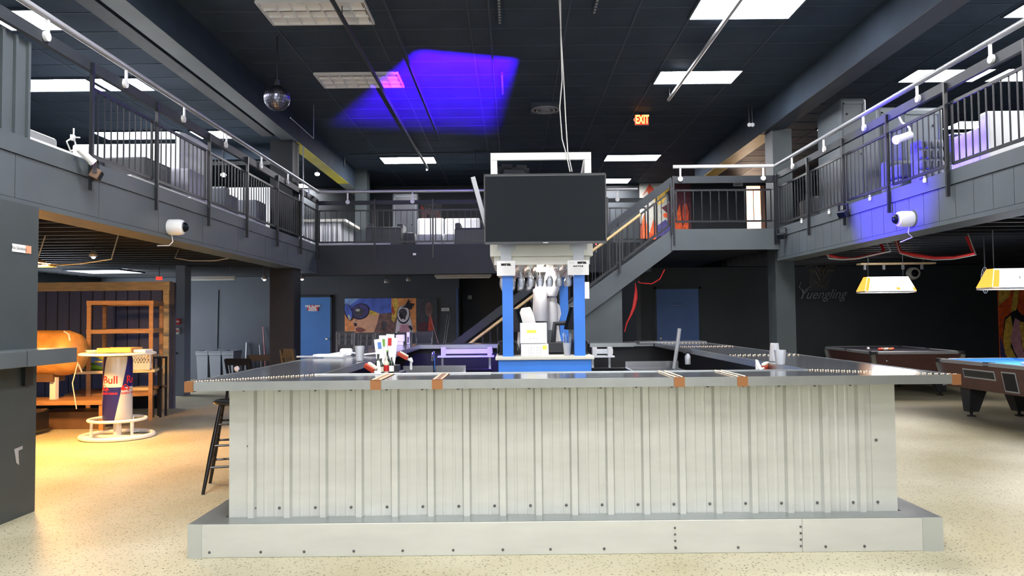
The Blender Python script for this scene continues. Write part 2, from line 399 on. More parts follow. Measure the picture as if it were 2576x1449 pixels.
# purple flood above the tower (lights the ceiling) and a second one under it
def flood(name_label, loc, target, energy, col, angle, blend=.4, body='soft_black', size=.05, sz=.09, doors=None, lens='screen'):
    t = thing('flood_light', name_label, 'flood light', loc)
    loc = Vector(loc); d = (Vector(target)-loc).normalized()
    q = d.to_track_quat('-Z', 'Y').to_matrix()
    mb = MB(); mb.obox(loc - d*.06, (sz*1.5, sz, .08), q); mb.build('housing', body, t, bevel=.006)
    mb = MB(); u = q @ Vector((1, 0, 0)); b = loc - d*.06
    sg = -.13 if d.z >= 0 else .13
    for s in (-1, 1): mb.bar(b+u*sz*.8*s, b+u*sz*.8*s+Vector((0, 0, sg)), .012, .03, d)
    mb.bar(b-u*sz*.8+Vector((0, 0, sg)), b+u*sz*.8+Vector((0, 0, sg)), .03, .012)
    mb.build('yoke', 'soft_black', t)
    MB().obox(loc-d*.018, (sz*1.3, sz*.8, .006), q).build('lens', lens, t)
    if doors:
        w_ = q @ Vector((0, 1, 0)); o = loc+d*.14; g = MB()
        for a_ in (-1, 1):
            g.obox(o+u*a_*(doors+.06), (.12, .36, .004), q).obox(o+w_*a_*(doors+.06), (.36, .12, .004), q)
            g.obox(o+u*a_*.12-d*.07, (.004, .24, .14), q).obox(o+w_*a_*.12-d*.07, (.24, .004, .14), q)
        g.build('added_barn_door', 'soft_black', t)  # unseen flaps, added to cut the purple beam to a rectangle
    lamp('beam', 'SPOT', loc+d*.03, energy, col, t, target, size=size, angle=angle, blend=blend)
    return t
PURP = (0.11, 0.02, 1.0)
flood('small purple flood light hidden on top of the bar tower, aimed at the ceiling', (.05, 8.62, 2.98), (-.97, 12.05, ZC), 32000, (0.075, 0.0, 1.0), 44, .3, size=.004, doors=.025)
flood('small purple flood light under the tower glass rack, aimed at the back bar', (-.16, 9.1, 2.12), (-1.1, 11.0, 1.0), 1200, PURP, 62, .6)
flood('small purple flood light added unseen behind the television, aimed at the right balcony', (.62, 9.7, 2.42), (XR, 9.2, 3.0), 5600, (.05, .012, 1.0), 35, .8)  # unseen lamp, added for the purple glow on the right balcony
# ---------------- the setting ----------------
struct('floor', MB().box(-10.6, 13.3, -5, 22.2, -.1, 0), 'floor', loc=(0, 0, 0))
c = MB().box(-10.6, 13.3, -5, 22.2, ZC, ZC+.1)
c.cm = 1
y = -4.6
while y < 22:
    c.box(-3.7, 4.4, y-.012, y+.012, ZC-.006, ZC); c.box(-10.5, -4.2, y-.012, y+.012, ZC-.006, ZC); c.box(4.8, 13.2, y-.012, y+.012, ZC-.006, ZC); y += .625
for x in (-2.95, -1.72, -.5, .72, 1.55, 2.24, 3.46, -9.2, -8, -6.4, -5.6, 6.1, 7.4, 8.8, 10): c.box(x-.012, x+.012, -5, 22, ZC-.008, ZC)
struct('ceiling', c, ['ceiling', 'grid'])
struct('wall_left', MB().box(-10.6, -10.5, -5, 22, 0, ZC), 'wall_dark')
struct('wall_right', MB().box(13.2, 13.3, -5, 21.6, 0, ZC), 'wall_dark')
struct('window_1', MB().box(-10.52, -10.49, 14.2, 19.2, .1, 2.35), 'day_side')
def added_front_window(n, x0, x1, z0, z1):  # unseen glowing panes, added to light the bar from the front
    w_ = struct('window_%d' % n, MB().box(x0, x1, -4.995, -4.98, z0, z1), 'added_day_front')
    f = MB(); e = .06; k = max(1, int((x1-x0)/1.3))
    for i in range(k+1):
        x = x0+(x1-x0)*i/k; f.box(x-e/2, x+e/2, -4.99, -4.93, z0, z1)
    f.box(x0, x1, -4.99, -4.93, z0-e, z0).box(x0, x1, -4.99, -4.93, z1, z1+e)
    f.build('window_frame', 'soft_black', w_)
added_front_window(2, -3.6, -.2, 1.5, 4.9); added_front_window(3, .5, 4.2, 1.5, 4.9)
added_front_window(4, -9.6, -5.0, .9, 2.2)
struct('wall_front', MB().box(-10.6, 13.3, -5.1, -5, 0, ZC), mat('front_wall_paint', (.12, .12, .13), .7))
struct('wall_back_lower', MB().box(-10.5, -1.45, 19.8, 19.9, 0, 2.6).box(-1.45, -1.35, 19.8, 21.2, 0, 2.6).box(-1.45, 2.9, 21.1, 21.2, 0, 2.6).box(2.8, 2.9, 17.5, 21.1, 0, 2.6), 'wall')
UY = 21.5
# right rear wall with an open doorway to a lit room on the upper floor
DX0, DX1 = at(1878, 500, UY).x, at(1921, 500, UY).x
struct('wall_back_right', MB().box(2.9, 13.2, 17.5, 17.62, 0, ZF-.37), 'wall_dark')
wb = MB().box(-10.5, DX0, UY, UY+.12, 2.6, ZC).box(DX1, 13.2, UY, UY+.12, 2.6, ZC).box(DX0, DX1, UY, UY+.12, 2.6, ZF-.01).box(DX0, DX1, UY, UY+.12, 5.1, ZC)
struct('wall_back_upper', wb, 'wall_dark')
struct('wall_side_room', MB().box(DX0-.3, DX1+.9, 23.0, 23.1, ZF, ZC).box(DX1+.6, DX1+.7, UY+.13, 23.0, ZF, ZC).box(DX0-.3, DX0-.2, UY+.13, 23.0, ZF, ZC).box(DX0-.2, DX1+.6, UY+.13, 23, ZF-.1, ZF-.01).box(DX0-.2, DX1+.6, UY+.13, 23, ZC, ZC+.05), mat('peach_wall_paint', (.80, .60, .45), .6))
struct('trim_doorway', MB().box(DX1-.10, DX1+.02, UY-.04, UY, ZF, 5.1), mat('doorway_trim', (.45, .22, .14), .5))
t = thing('wall_lamp', 'warm lamp lighting the small peach room behind the upper doorway', 'lamp', (DX1+.3, 22.4, 4.5))
MB().lathe([(.02, 0), (.09, .03), (.10, .1), (.02, .14)], (DX1+.3, 22.4, 4.5)).build('shade', emat('warm_bulb_glow', (1, .7, .45), 12), t)
MB().cyl((DX1+.3, 22.4, 4.62), (DX1+.3, 22.4, ZC), .01).build('stem', 'white_enamel', t)
lamp('glow', 'POINT', (DX0+.3, 22.2, 4.2), 260, (1, .80, .62), t, size=.1)
# balconies (upper floors) with dark joisted undersides
def deck(name, x0, x1, y0, y1, zt=ZF, joist_axis='x'):
    mb = MB().box(x0, x1, y0, y1, zt-.20, zt-.004); mb.cm = 1
    y = y0+.15
    while y < y1-.05:
        mb.box(x0+.05, x1-.05, y-.02, y+.02, zt-.36, zt-.20); y += .42
    return struct(name, mb, ['soft_black', 'black'])
deck('floor_upper_left', -10.5, XL-.30, -5, 21.49)
deck('floor_upper_back', XL-.30, 2.75, 15.5, 21.49)
deck('floor_upper_right', XR+.30, 13.2, -5, 21.49)
struct('floor_landing', MB().box(2.76, XR+.29, 13.10, 21.49, ZF-.2, ZF-.004), 'soft_black')
def fascia(name, x, sgn, y0, y1, pitch):
    """vertical boarded edge of a balcony; sgn +1 when the balcony lies at larger x"""
    mb = MB(); y = y0
    xa, xb = (x, x+.05*sgn)
    while y < y1-1e-6:
        ye = min(y+pitch, y1); mb.box(min(xa, xb), max(xa, xb), y+.004, ye-.004, ZB+.02, ZF-.155); y = ye
    mb.box(min(x+.012*sgn, x+.3*sgn), max(x+.012*sgn, x+.3*sgn), y0, y1, ZB+.01, ZF-.01)
    mb.box(min(x-.012*sgn, xb), max(x-.012*sgn, xb), y0, y1, ZF-.15, ZF)
    mb.box(min(x-.006*sgn, x+.34*sgn), max(x-.006*sgn, x+.34*sgn), y0, y1, ZB-.03, ZB+.015)
    return struct(name, mb, 'fascia')
fascia('wall_fascia_left', XL, -1, -5, 15.3, 1.22)
fascia('wall_fascia_right', XR, 1, -5, 13.1, .305)
mb = MB().prism([(XL, 15.25, ZF), (XL, 15.25, 2.37), (XL, 15.55, 2.37), (XL, 15.55, ZF)], (2.76-XL, 0, 0))
struct('wall_fascia_back', mb, 'wall_dark')
mb = MB().box(2.70, XR, 13.02, 13.09, 2.60, ZF); struct('wall_fascia_landing', mb, 'fascia')
# columns and main beams
def column(name, x0, x1, y0, y1, z0, z1, m='column'): return struct(name, MB().box(x0, x1, y0, y1, z0, z1), m)
column('trim_column_near_left', -4.35, -3.79, 5.62, 6.19, 0, ZB-.03)
column('trim_column_near_left_upper', -4.6, -4.14, 5.62, 6.10, ZF, ZC)
column('trim_column_far_left', -4.30, -3.87, 13.75, 14.18, 0, ZB-.03, 'col_dark')
column('trim_column_far_left_upper', -4.30, -3.90, 13.75, 14.18, ZF, 4.71, 'col_dark')
column('trim_column_right', XR+.03, XR+.36, 13.3, 13.7, 0, 4.71, 'column')
column('trim_column_lounge', *[at(893, 540, 19).x, at(923, 540, 19).x], 19, 19.4, ZF, ZC, 'column')
def beam(name, xa, xb, y0, y1, m, zt=ZC):
    xw0, xw1 = min(xa, xb), max(xa, xb)
    mb = MB().box(xw0, xw1, y0, y1, 4.71, 4.716); mb.cm = 1
    mb.box(xw0-.005, xw1+.005, y0, y1, 4.716, zt)
    return struct(name, mb, [m, 'ceiling'])
beam('trim_beam_left', -4.10, -3.85, -5, 13.95, 'beam')
beam('trim_beam_left_far', -4.10, -3.85, 13.96, 18.3, 'yellow_beam')
beam('trim_beam_left_rear', -4.10, -3.85, 18.32, 21.48, 'beam')
beam('trim_beam_right', 4.45, 4.75, -5, 13.7, 'wall')
beam('trim_beam_right_far', 4.45, 4.75, 13.72, 18.6, 'orange_beam')
struct('trim_beam_cross', MB().box(-10.5, -4.12, 16.3, 16.5, 4.9, ZC), 'ceiling')
# slim duct along the left beam and white kick strips at the balcony edge
struct('trim_duct_left', MB().box(-4.42, -4.22, -5, 13.7, 4.76, 4.80), 'capboard')
mb = MB()
for a, b in ((6.15, 7.0), (8.05, 9.45), (9.55, 12.5), (14.25, 15.25)): mb.box(XL-.16, XL-.12, a, b, ZF-.002, ZF+.07)
mb.box(XL-.12, -2.42, 15.40, 15.44, ZF-.002, ZF+.05)
struct('trim_kick_strip', mb, 'white_paint')
# partition, pier and doors at ground level
PY = 13.3
xa = at(427, 850, PY).x
pw = MB(); x = -10.4
while x < xa-.06:
    pw.box(x+.010, min(x+.190, xa-.06), PY, PY+.03, .22, 2.10); x += .2
pw.cm = 1; pw.box(-10.4, xa, PY+.02, PY+.09, 0.0, 2.10)
struct('wall_partition', pw, ['navy_panel', 'black'])
struct('trim_partition_cap', MB().box(-10.4, xa+.01, PY-.05, PY+.12, 2.02, 2.17), 'wood_light')
struct('trim_partition_post', MB().box(xa-.10, xa, PY-.045, PY+.0, 0, 2.02), 'wood_light')
struct('trim_partition_end', MB().box(xa+.001, xa+.085, PY-.03, PY+.05, 0, 2.15), mat('purple_grey_paint', (.10, .10, .14), .5))
struct('trim_column_grey', MB().box(at(441, 850, 15.5).x, at(464, 850, 15.5).x, 15.5, 15.8, 0, 2.6), mat('pale_grey_paint', (.17, .20, .26), .5))
def door(n, xa, xb, y, zt, m, knob_right=True):
    fr = struct('door_%d' % n, MB().box(xa, xb, y-.05, y-.005, .01, zt), m)
    f = MB().box(xa-.05, xa-.004, y-.06, y, 0, zt+.05).box(xb+.004, xb+.05, y-.06, y, 0, zt+.05).box(xa-.05, xb+.05, y-.06, y, zt+.004, zt+.05)
    f.build('door_frame', 'wall_dark', fr)
    kx = xb-.07 if knob_right else xa+.07
    MB().lathe([(.025, 0), (.012, .01), (.012, .035), (.03, .045), (.03, .07), (.01, .08)], (kx, y-.05, 1.0), 14, (0, -1, 0)).build('knob', 'chrome', fr, smooth=True)
    return fr
d1 = door(1, at(742, 800, 19.8).x, at(832, 800, 19.8).x, 19.8, 2.06, 'blue_door')
d2 = door(2, at(1651, 800, 17.5).x, at(1757, 800, 17.5).x, 17.5, 2.10, 'blue_door_dark', False)
struct('trim_blue_edge', MB().box(at(1148, 800, 19.7).x, at(1152, 800, 19.7).x, 19.74, 19.79, 0, 2.25), 'blue_door_dark')
# ---------------- the bar ----------------
BY, BX0, BX1, BBK = 5.10, -1.85, 2.49, 11.45      # cladding plane, sides, back
ST, HB = 4.93, .208                                # footing front, footing height
CT0, CT1 = 1.06, 1.11                              # worktop underside and top
bar = thing('bar_counter', 'long bar counter front clad in ribbed silver-white sheet metal, filling the foreground', 'bar counter', ((BX0+BX1)/2, BY, 0))
def ribbed(x0, x1, fn, z0, z1, first, pitch=.2335):
    prof = [(x0, 0)]; x = first
    while x < x1-.04:
        prof += [(x-.030, 0), (x-.019, .032), (x+.019, .032), (x+.030, 0)]
        for dx in (.085, .15):
            if x+dx+.015 < x1: prof += [(x+dx-.012, 0), (x+dx-.005, .0022), (x+dx+.005, .0022), (x+dx+.012, 0)]
        x += pitch
    prof.append((x1, 0)); mb = MB(); n = len(prof)
    mb.add([fn(a, b, z) for z in (z0, z1) for a, b in prof] + [fn(a, -.03, z) for z in (z0, z1) for a in (x0, x1)],
           [(i, i+1, n+i+1, n+i) for i in range(n-1)])
    return mb
RIB0 = at(630, 1150, BY).x+.012
ribbed(BX0+.10, BX1-.10, lambda a, b, z: (a, BY-b, z), HB, CT0, RIB0).build('metal_cladding', 'galv', bar)
for sx, xx in ((-1, BX0), (1, BX1)):
    ribbed(BY+.02, BBK, lambda a, b, z, sx=sx, xx=xx: (xx+sx*b, a, z), HB, CT0, BY+.25).build('side_cladding', 'galv', bar)
    mb = MB(); x2 = xx-sx*.155
    mb.box(min(xx, x2), max(xx, x2), BY-.006, BY+.001, HB, CT0); mb.box(min(xx, xx+sx*.005), max(xx, xx+sx*.005), BY-.006, BY+.09, HB, CT0)
    mb.build('corner_flashing', 'galv', bar)
ribbed(BX0, BX1, lambda a, b, z: (a, BBK+b, z), HB, CT0, RIB0).build('back_cladding', 'galv', bar)
mb = MB().box(BX0+.02, BX1-.02, BY+.01, BY+.10, 0, CT0).box(BX0+.01, BX0+.10, BY+.1, BBK-.02, 0, CT0).box(BX1-.10, BX1-.01, BY+.1, BBK-.02, 0, CT0).box(BX0+.1, BX1-.1, BBK-.1, BBK-.01, 0, CT0)
mb.build('inner_wall', 'black', bar)
fx0, fx1 = -2.05, 2.69
ft = MB().box(fx0, fx1, ST, BY-.007, 0, HB).box(fx0, BX0-.03, BY-.007, BBK+.17, 0, HB).box(BX1+.03, fx1, BY-.007, BBK+.17, 0, HB)
ft.build('footing_step', 'galv', bar, bevel=.004)
MB().box(fx0+.002, fx1-.002, ST+.002, BY-.007, HB+.0005, HB+.003).box(fx0+.002, BX0-.03, BY-.007, BBK+.17, HB+.0005, HB+.003).box(BX1+.03, fx1-.002, BY-.007, BBK+.17, HB+.0005, HB+.003).build('footing_top_shade', 'galv_shade', bar)  # thin sheet over the step, shade and dark reflection put into its colour
for x0, x1 in ((fx0-.004, fx0+.085), (fx1-.125, fx1+.004)):
    MB().box(x0, x1, ST-.005, ST+.09, 0.0, HB+.002).build('footing_corner_plate', mat('corner_plate_steel', (.44, .47, .44), .35, .3), bar)
def screw(x, y, z, nm='screw', r=.0065, ax=(0, -1, 0), m='silver'):
    return MB().lathe([(r*1.5, 0), (r*1.5, .002), (r, .003), (r, .008), (r*.6, .010)], (x, y, z), 8, ax).build(nm, m, bar, smooth=True)
M['screw_dark'] = mat('weathered_screw', (.12, .12, .12), .4, .6)
x = RIB0; i = 0
while x < BX1-.1:
    screw(x-.055 if i else x-.005, BY-.002, HB+.06, m='screw_dark'); screw(x-.055, BY-.002, CT0-.03, m='screw_dark'); x += .2335; i += 1
for sx_, sz_ in ((BX0+.12, .67), (BX1-.125, .67), (BX0+.165, HB+.062), (BX1-.125, HB+.062)): screw(sx_, BY-.008, sz_, m='screw_dark')
for px in (527, 656, 765, 890, 1013, 1140, 1265, 1385, 1520, 1700, 1857, 2077, 2175): screw(at(px, 1380, ST).x, ST, .035, r=.006, m='screw_dark')
for zz in (.04, .08, .12, .16):
    screw(at(2014, 1340, ST).x, ST, zz, r=.005, m='screw_dark'); screw(at(1698, 1340, ST).x, ST, zz, r=.005, m='screw_dark')
MB().box(at(2018, 1340, ST).x-.001, at(2018, 1340, ST).x+.001, ST-.001, ST, 0, HB).build('sheet_seam', 'screw_dark', bar)
# worktop
CX0, CX1, CY0, CY1, IX0, IX1, IB, CBK = -2.03, 2.77, 4.82, 5.41, -1.33, 2.05, 11.2, 11.95
top = thing('bar_worktop', 'dark reflective metal bar top running round the bar with copper straps', 'worktop', ((CX0+CX1)/2, CY0, CT0))
q = .012
slab = MB().box(CX0+q, CX1-q, CY0+q, CY1-q, CT0, CT1-.002).box(CX0+q, IX0-q, CY1-q, CBK-q, CT0, CT1-.002).box(IX1+q, CX1-q, CY1-q, CBK-q, CT0, CT1-.002).box(IX0-q, 1.75, IB+q, CBK-q, CT0, CT1-.002)
slab.build('slab', 'bartop', top)
e = MB().box(CX0, CX1, CY0, CY0+q, CT0-.005, CT1+.001).box(CX0, CX0+q, CY0+q, CBK, CT0-.005, CT1+.001).box(CX1-q, CX1, CY0+q, CBK, CT0-.005, CT1+.001)
e.build('outer_edge_strip', 'alu', top)
e = MB().box(IX0, IX1, CY1-q, CY1, CT0-.005, CT1+.004).box(IX0-q, IX0, CY1-q, IB, CT0-.005, CT1+.001).box(IX1, IX1+q, CY1-q, IB, CT0-.005, CT1+.001).box(IX0, 1.75, IB, IB+q, CT0-.005, CT1+.001)
e.build('inner_edge_strip', 'alu', top)
MB().box(1.76, IX1-.005, IB+.05, CBK-.05, CT0, CT1-.002).box(IX1-.25, CX1-.02, 11.0, 11.5, CT1+.001, CT1+.02).build('lift_flap', 'steel', top)
for px in (945, 1100, 1709, 1868):
    a = at(px, 960, CY0).x; b = MB()
    b.box(a-.033, a+.033, CY0-.004, CY0, CT0-.008, CT1+.003)
    if px < 1300:
        b.box(a-.033, a+.033, CY0-.004, CY1+.001, CT1+.0005, CT1+.0025)
    b.build('copper_strap', 'copper', top)
for px, cut in ((945, 0), (1100, 0), (1709, 1), (1868, 1)):
    a = at(px, 960, CY0).x; r = MB()
    for k in range(17):
        yy = CY0+.03+k*(CY1-CY0-.06)/16
        for dx in (-.022, .022): r.lathe([(.006, 0), (.004, .004), (.0005, .006)], (a+dx, yy, CT1+.002), 6)
    r.build('stud_row', 'brass', top)['kind'] = 'stuff'
for sg, xa_, xb_ in ((1, CX0, IX0), (-1, CX1, IX1)):          # mitre joints, two dotted lines to each corner
    r = MB()
    for k in range(26):
        f = (k+.5)/26; x = xa_+(xb_-xa_)*f; yy = CY0+.02+(CY1-CY0-.04)*f
        for d in (-.02, .02): r.lathe([(.0065, 0), (.004, .004), (.0005, .006)], (x+d*.6, yy-d*sg*.5, CT1), 6)
    r.build('stud_row', 'brass', top)['kind'] = 'stuff'
r = MB()
for yy in (7.4, 7.5, 9.6, 9.7, 10.9):
    for k in range(14):
        x = IX1+.05+(CX1-IX1-.1)*k/13; r.lathe([(.008, 0), (.006, .004), (.0005, .007)], (x, yy, CT1), 6)
r.build('stud_row', 'brass', top)['kind'] = 'stuff'
for x0, x1 in ((CX0-.004, CX0+.05), (CX1-.05, CX1+.004)):
    MB().box(x0, x1, CY0-.005, CY0+.05, CT0-.012, CT1+.004).build('copper_corner', 'copper', top)
MB().box(at(795, 944, CY1).x, at(1235, 940, CY1).x, CY1-.04, CY1-.028, CT1, CT1+.006).build('edge_batten', 'white_paint', top)
# interior equipment of the bar
def bx(name, label, cat, m, x0, x1, y0, y1, z0, z1, group=None, bevel=.004, **k):
    return tag(MB().box(x0, x1, y0, y1, z0, z1).build(name, m, bevel=bevel, **k), label, cat, group)
def sink(label, x0, x1, y0, y1, zt, fl=True):
    t = thing('bar_sink', label, 'sink', ((x0+x1)/2, (y0+y1)/2, 0))
    mb = MB().box(x0, x1, y0, y0+.03, zt-.05, zt).box(x0, x1, y1-.03, y1, zt-.05, zt).box(x0, x0+.03, y0, y1, zt-.05, zt).box(x1-.03, x1, y0, y1, zt-.05, zt)
    mb.box(x0+.02, x1-.02, y0+.02, y1-.02, zt-.3, zt-.28).box(x0, x1, y1-.02, y1, zt, zt+.08)
    mb.box(x0+.02, x0+.03, y0+.02, y1-.02, zt-.3, zt-.05).box(x1-.03, x1-.02, y0+.02, y1-.02, zt-.3, zt-.05).box(x0, x1, y0+.02, y0+.03, zt-.3, zt-.05)
    mb.build('basin', 'steel', t)
    for xx in (x0+.03, x1-.03):
        for yy in (y0+.03, y1-.03): MB().cyl((xx, yy, 0), (xx, yy, zt-.3), .018).build('leg', 'steel', t)
    if fl:
        xm = (x0+x1)/2
        MB().tube([(xm, y1-.05, zt), (xm, y1-.05, zt+.18), (xm, y1-.12, zt+.24), (xm, y1-.22, zt+.20), (xm, y1-.24, zt+.15)], .013, 8).build('faucet', 'chrome', t, smooth=True)
    return t
sink('steel bar sink with a faucet lit purple inside the left back corner of the bar', -1.28, -.55, 8.2, 9.1, .86)
sink('low steel sink inside the right side of the bar under the worktop', 1.36, 2.0, 8.6, 9.4, .87, False)
bx('ice_bin', 'dark steel ice bin beside the purple-lit sink', 'ice bin', 'steel', -1.28, -.75, 7.3, 8.1, 0, .80)
bx('back_bar_cooler', 'black under-counter cooler along the back of the bar left of the tower', 'cooler', 'gloss_black', -1.15, -.28, 10.55, 11.15, 0, .80)
bx('back_bar_cooler', 'black under-counter cooler along the back of the bar right of the tower', 'cooler', 'gloss_black', 1.0, 1.70, 10.55, 11.15, 0, .80)
def speed_rack(label, x0, x1, y, z):
    t = thing('speed_rack', label, 'bottle rack', ((x0+x1)/2, y, z))
    MB().box(x0, x1, y, y+.22, z, z+.02).build('shelf', 'white_enamel', t)
    MB().box(x0+.05, x1-.02, y+.02, y+.08, z+.05, z+.115).build('tube_light', 'white_enamel', t)
    for x in (x0+.05, x1-.09): MB().box(x, x+.06, y+.0, y+.12, z+.02, z+.14).build('end_cap', 'white_paint', t)
    for x in (x0+.06, x1-.06): MB().box(x-.015, x+.015, y+.1, y+.13, .80, z).build('upright', 'steel', t)
a, b = at(1102, 897, 10.8), at(1243, 897, 10.8)
speed_rack('white shelf with a tube lying on it, glowing purple, left of the bar tower', a.x, b.x, 10.7, a.z-.01)
a, b = at(1480, 897, 10.8), at(1544, 897, 10.8)
speed_rack('short white shelf with a steel tube on it right of the bar tower', a.x, b.x, 10.7, a.z-.01)
a, b = at(1691, 915, 9.3), at(1705, 826, 9.3)
tag(MB().cyl((a.x, 9.2, .87), (b.x, 9.2, b.z), .022, n=12).build('standpipe', 'silver', smooth=True), 'tall grey standpipe leaning up out of the sink inside the right of the bar', 'pipe')
# ---------------- tower in the middle ----------------
TY, TX0, TX1, TYB = 7.9, -.165, .82, 10.5
tw = thing('bar_tower', 'bright blue bar tower with four posts carrying a white box and glass rack', 'bar tower', ((TX0+TX1)/2, (TY+TYB)/2, 0))
MB().box(TX0+.02, TX1-.02, TY+.02, TYB, 0, 1.06).build('cabinet', 'blue_tower', tw)
MB().box(TX0-.01, TX1+.01, TY-.01, TYB+.02, 1.06, 1.095).build('ledge', 'cream_paint', tw, bevel=.006)
posts = [(TX0+.065, TX0+.175, TY+.04, TY+.13), (TX1-.185, TX1-.075, TY+.04, TY+.13), (TX0+.065, TX0+.175, TYB-.2, TYB-.1), (TX1-.185, TX1-.075, TYB-.2, TYB-.1)]
for p in posts: MB().box(*p, 1.095, 2.02).build('post', 'blue_tower', tw)
za, zb = at(1288, 645, TY).z, at(1288, 618, TY).z
MB().box(-.22, .83, TY, TYB, za, zb+.01).build('canopy_board', 'cream_paint', tw, bevel=.004)
MB().box(-.18, .80, TY+.03, TYB-.03, za-.085, za).build('canopy_lower_board', 'cream_paint', tw)
mb = MB()
for x in [TX0+.02+i*.098 for i in range(10)]: mb.box(x-.012, x+.012, TY+.1, TYB-.1, za-.105, za-.085)
mb.build('glass_rack', mat('pale_pink_timber', (.58, .44, .38), .5), tw)
for px in (1273, 1455):
    xx = at(px, 640, TY).x
    MB().box(xx-.055, xx+.055, TY-.006, TY, za-.09, zb).build('steel_bracket', 'silver', tw)
    MB().box(xx-.09, xx+.09, TY-.005, TY, zb-.05, zb+.03).build('steel_bracket', 'silver', tw)
pk = MB().lathe([(.06, 0), (.055, -.02), (.01, -.022)], (.32, 8.45, za-.105), 18).build('canopy_lamp', emat('canopy_glow', (1, .93, .88), 5), tw)
lamp('canopy_light', 'POINT', (.32, 8.42, za-.15), 13, (1, .93, .86), tw, size=.05)
# white timber frame on top
fr = thing('open_frame', 'white painted box frame standing on top of the bar tower behind the television', 'frame', (.3, 8.3, zb))
x0, x1, zt = at(1234, 400, 8.05).x, at(1487, 400, 8.05).x, at(1360, 384, 8.05).z
for xx in (x0, x1-.068): MB().box(xx, xx+.068, 8.05, 8.09, zb+.01, zt).build('front_upright', 'white_paint', fr)
MB().box(x0, x1, 8.045, 8.09, zt-.075, zt).build('front_beam', 'white_paint', fr)
for xx in (x0, x1-.068): MB().box(xx, xx+.068, 9.0, 9.04, zb+.01, zt-.25).build('rear_upright', 'cream_paint', fr)
for xx in (x0, x1-.068): MB().bar((xx+.034, 8.07, zt-.03), (xx+.034, 9.02, zt-.28), .06, .07).build('side_rail', 'cream_paint', fr)
MB().box(x0, x1, 8.5, 8.54, zb+.01, zb+.45).build('cross_board', 'black', fr)
# televisions
def tv(name_label, c, wdt, hgt, yaw, tilt, mount_to=None, back='silver'):
    t = thing('television', name_label, 'television', c)
    q = (Matrix.Rotation(yaw, 3, 'Z') @ Matrix.Rotation(tilt, 3, 'X'))
    C0 = Vector(c)
    def L(x, y, z): return C0 + q @ Vector((x, y, z))
    MB().obox(L(0, .03, 0), (wdt-.02, .045, hgt-.02), q).build('back_shell', back, t)
    e = MB()
    for dx in (-1, 1): e.obox(L(dx*(wdt/2-.005), 0, 0), (.012, .02, hgt), q)
    e.obox(L(0, 0, hgt/2-.005), (wdt, .02, .012), q).obox(L(0, 0, -hgt/2+.012), (wdt, .02, .026), q)
    e.build('bezel', 'tv_bezel', t)
    MB().obox(L(0, 0, 0), (wdt-.02, .012, hgt-.04), q).build('screen', 'screen', t)
    return t, L, q
cz = (at(1372, 437, 7.68).z + at(1372, 614, 7.68).z)/2
t, L, q = tv('large black television facing the camera on the bar tower', (at(1371.5, 525, 7.68).x, 7.68, cz), 1.215, .70, -.01, .02)
MB().obox(L(0, -.012, -.338), (.05, .003, .009), q).build('logo', 'silver', t)
MB().obox(L(.50, -.012, -.36), (.012, .01, .012), q).build('standby_light', 'led_red', t)
MB().box(L(0, 0, 0).x-.2, L(0, 0, 0).x+.2, 7.73, 8.06, cz-.12, cz+.02).box(L(0, 0, 0).x-.3, L(0, 0, 0).x+.3, 8.03, 8.06, zb, cz+.05).build('wall_mount', 'black', t)
# second television seen edge-on, tilted outwards
t = thing('television', 'thin grey television seen edge-on hanging off the left side of the bar tower', 'television', (-.33, 8.3, 2.6))
p = [at(1188, 446, 7.95), at(1200, 455, 8.75), at(1219, 580, 8.75), at(1213, 575, 7.95)]
p = [Vector((-.415, 7.95, at(1188, 446, 7.95).z)), Vector((-.415, 8.95, at(1188, 446, 7.95).z)), Vector((-.27, 8.95, at(1213, 580, 7.95).z)), Vector((-.27, 7.95, at(1213, 580, 7.95).z))]
MB().prism(p, (.045, 0, .01)).build('shell', 'silver', t)
MB().prism([v+Vector((-.008, 0, -.002)) for v in p], (.007, 0, .002)).build('screen', 'screen', t)
MB().box(-.32, -.13, 8.3, 8.5, 2.52, 2.66).build('wall_mount', 'silver', t)
MB().box(-.16, -.12, 8.25, 8.55, zb+.01, 2.9).build('mount_post', 'black', t)
# notices on the tower with lettering
def sheet(label, px0, px1, py0, py1, Y, lines, cat='notice', name='paper_notice'):
    a, b = at(px0, py1, Y), at(px1, py0, Y)
    t = thing(name, label, cat, (a.x, Y, a.z))
    MB().box(a.x, b.x, Y-.002, Y, a.z, b.z).build('sheet', 'paper', t)
    W, H = b.x-a.x, b.z-a.z
    for txt, fu, fv, sz, bold, mt in lines:
        text_mb(txt, sz*H, front(a.x+fu*W, Y-.0035, a.z+fv*H), bold=bold).build('lettering', mt, t)
    return t
tw1 = sheet('white notice headed NXT LVL on the left blue post of the bar tower', 1250, 1296, 656, 694, TY-.006, [('NXT LVL', .5, .74, .16, .004, 'ink'), ('- - - - -', .5, .55, .10, 0, 'grey_ink'), ('..  ... .. ... ..', .5, .36, .10, 0, 'grey_ink'), ('.. ... ...', .5, .26, .10, 0, 'grey_ink')])
tw2 = sheet('white notice headed NXT LVL and NOTICE on the right blue post', 1428, 1481, 655, 692, TY-.006, [('NXT LVL', .68, .84, .15, .004, 'ink'), ('~~', .2, .86, .3, 0, 'grey_ink'), ('N O T I C E', .5, .60, .13, .002, 'ink'), ('- ------- ------', .5, .45, .12, 0, 'grey_ink'), ('-- -  - ------ -', .5, .34, .12, 0, 'grey_ink'), ('---- - --- -----', .5, .23, .12, 0, 'grey_ink'), ('--- ---', .5, .12, .12, 0, 'grey_ink')])
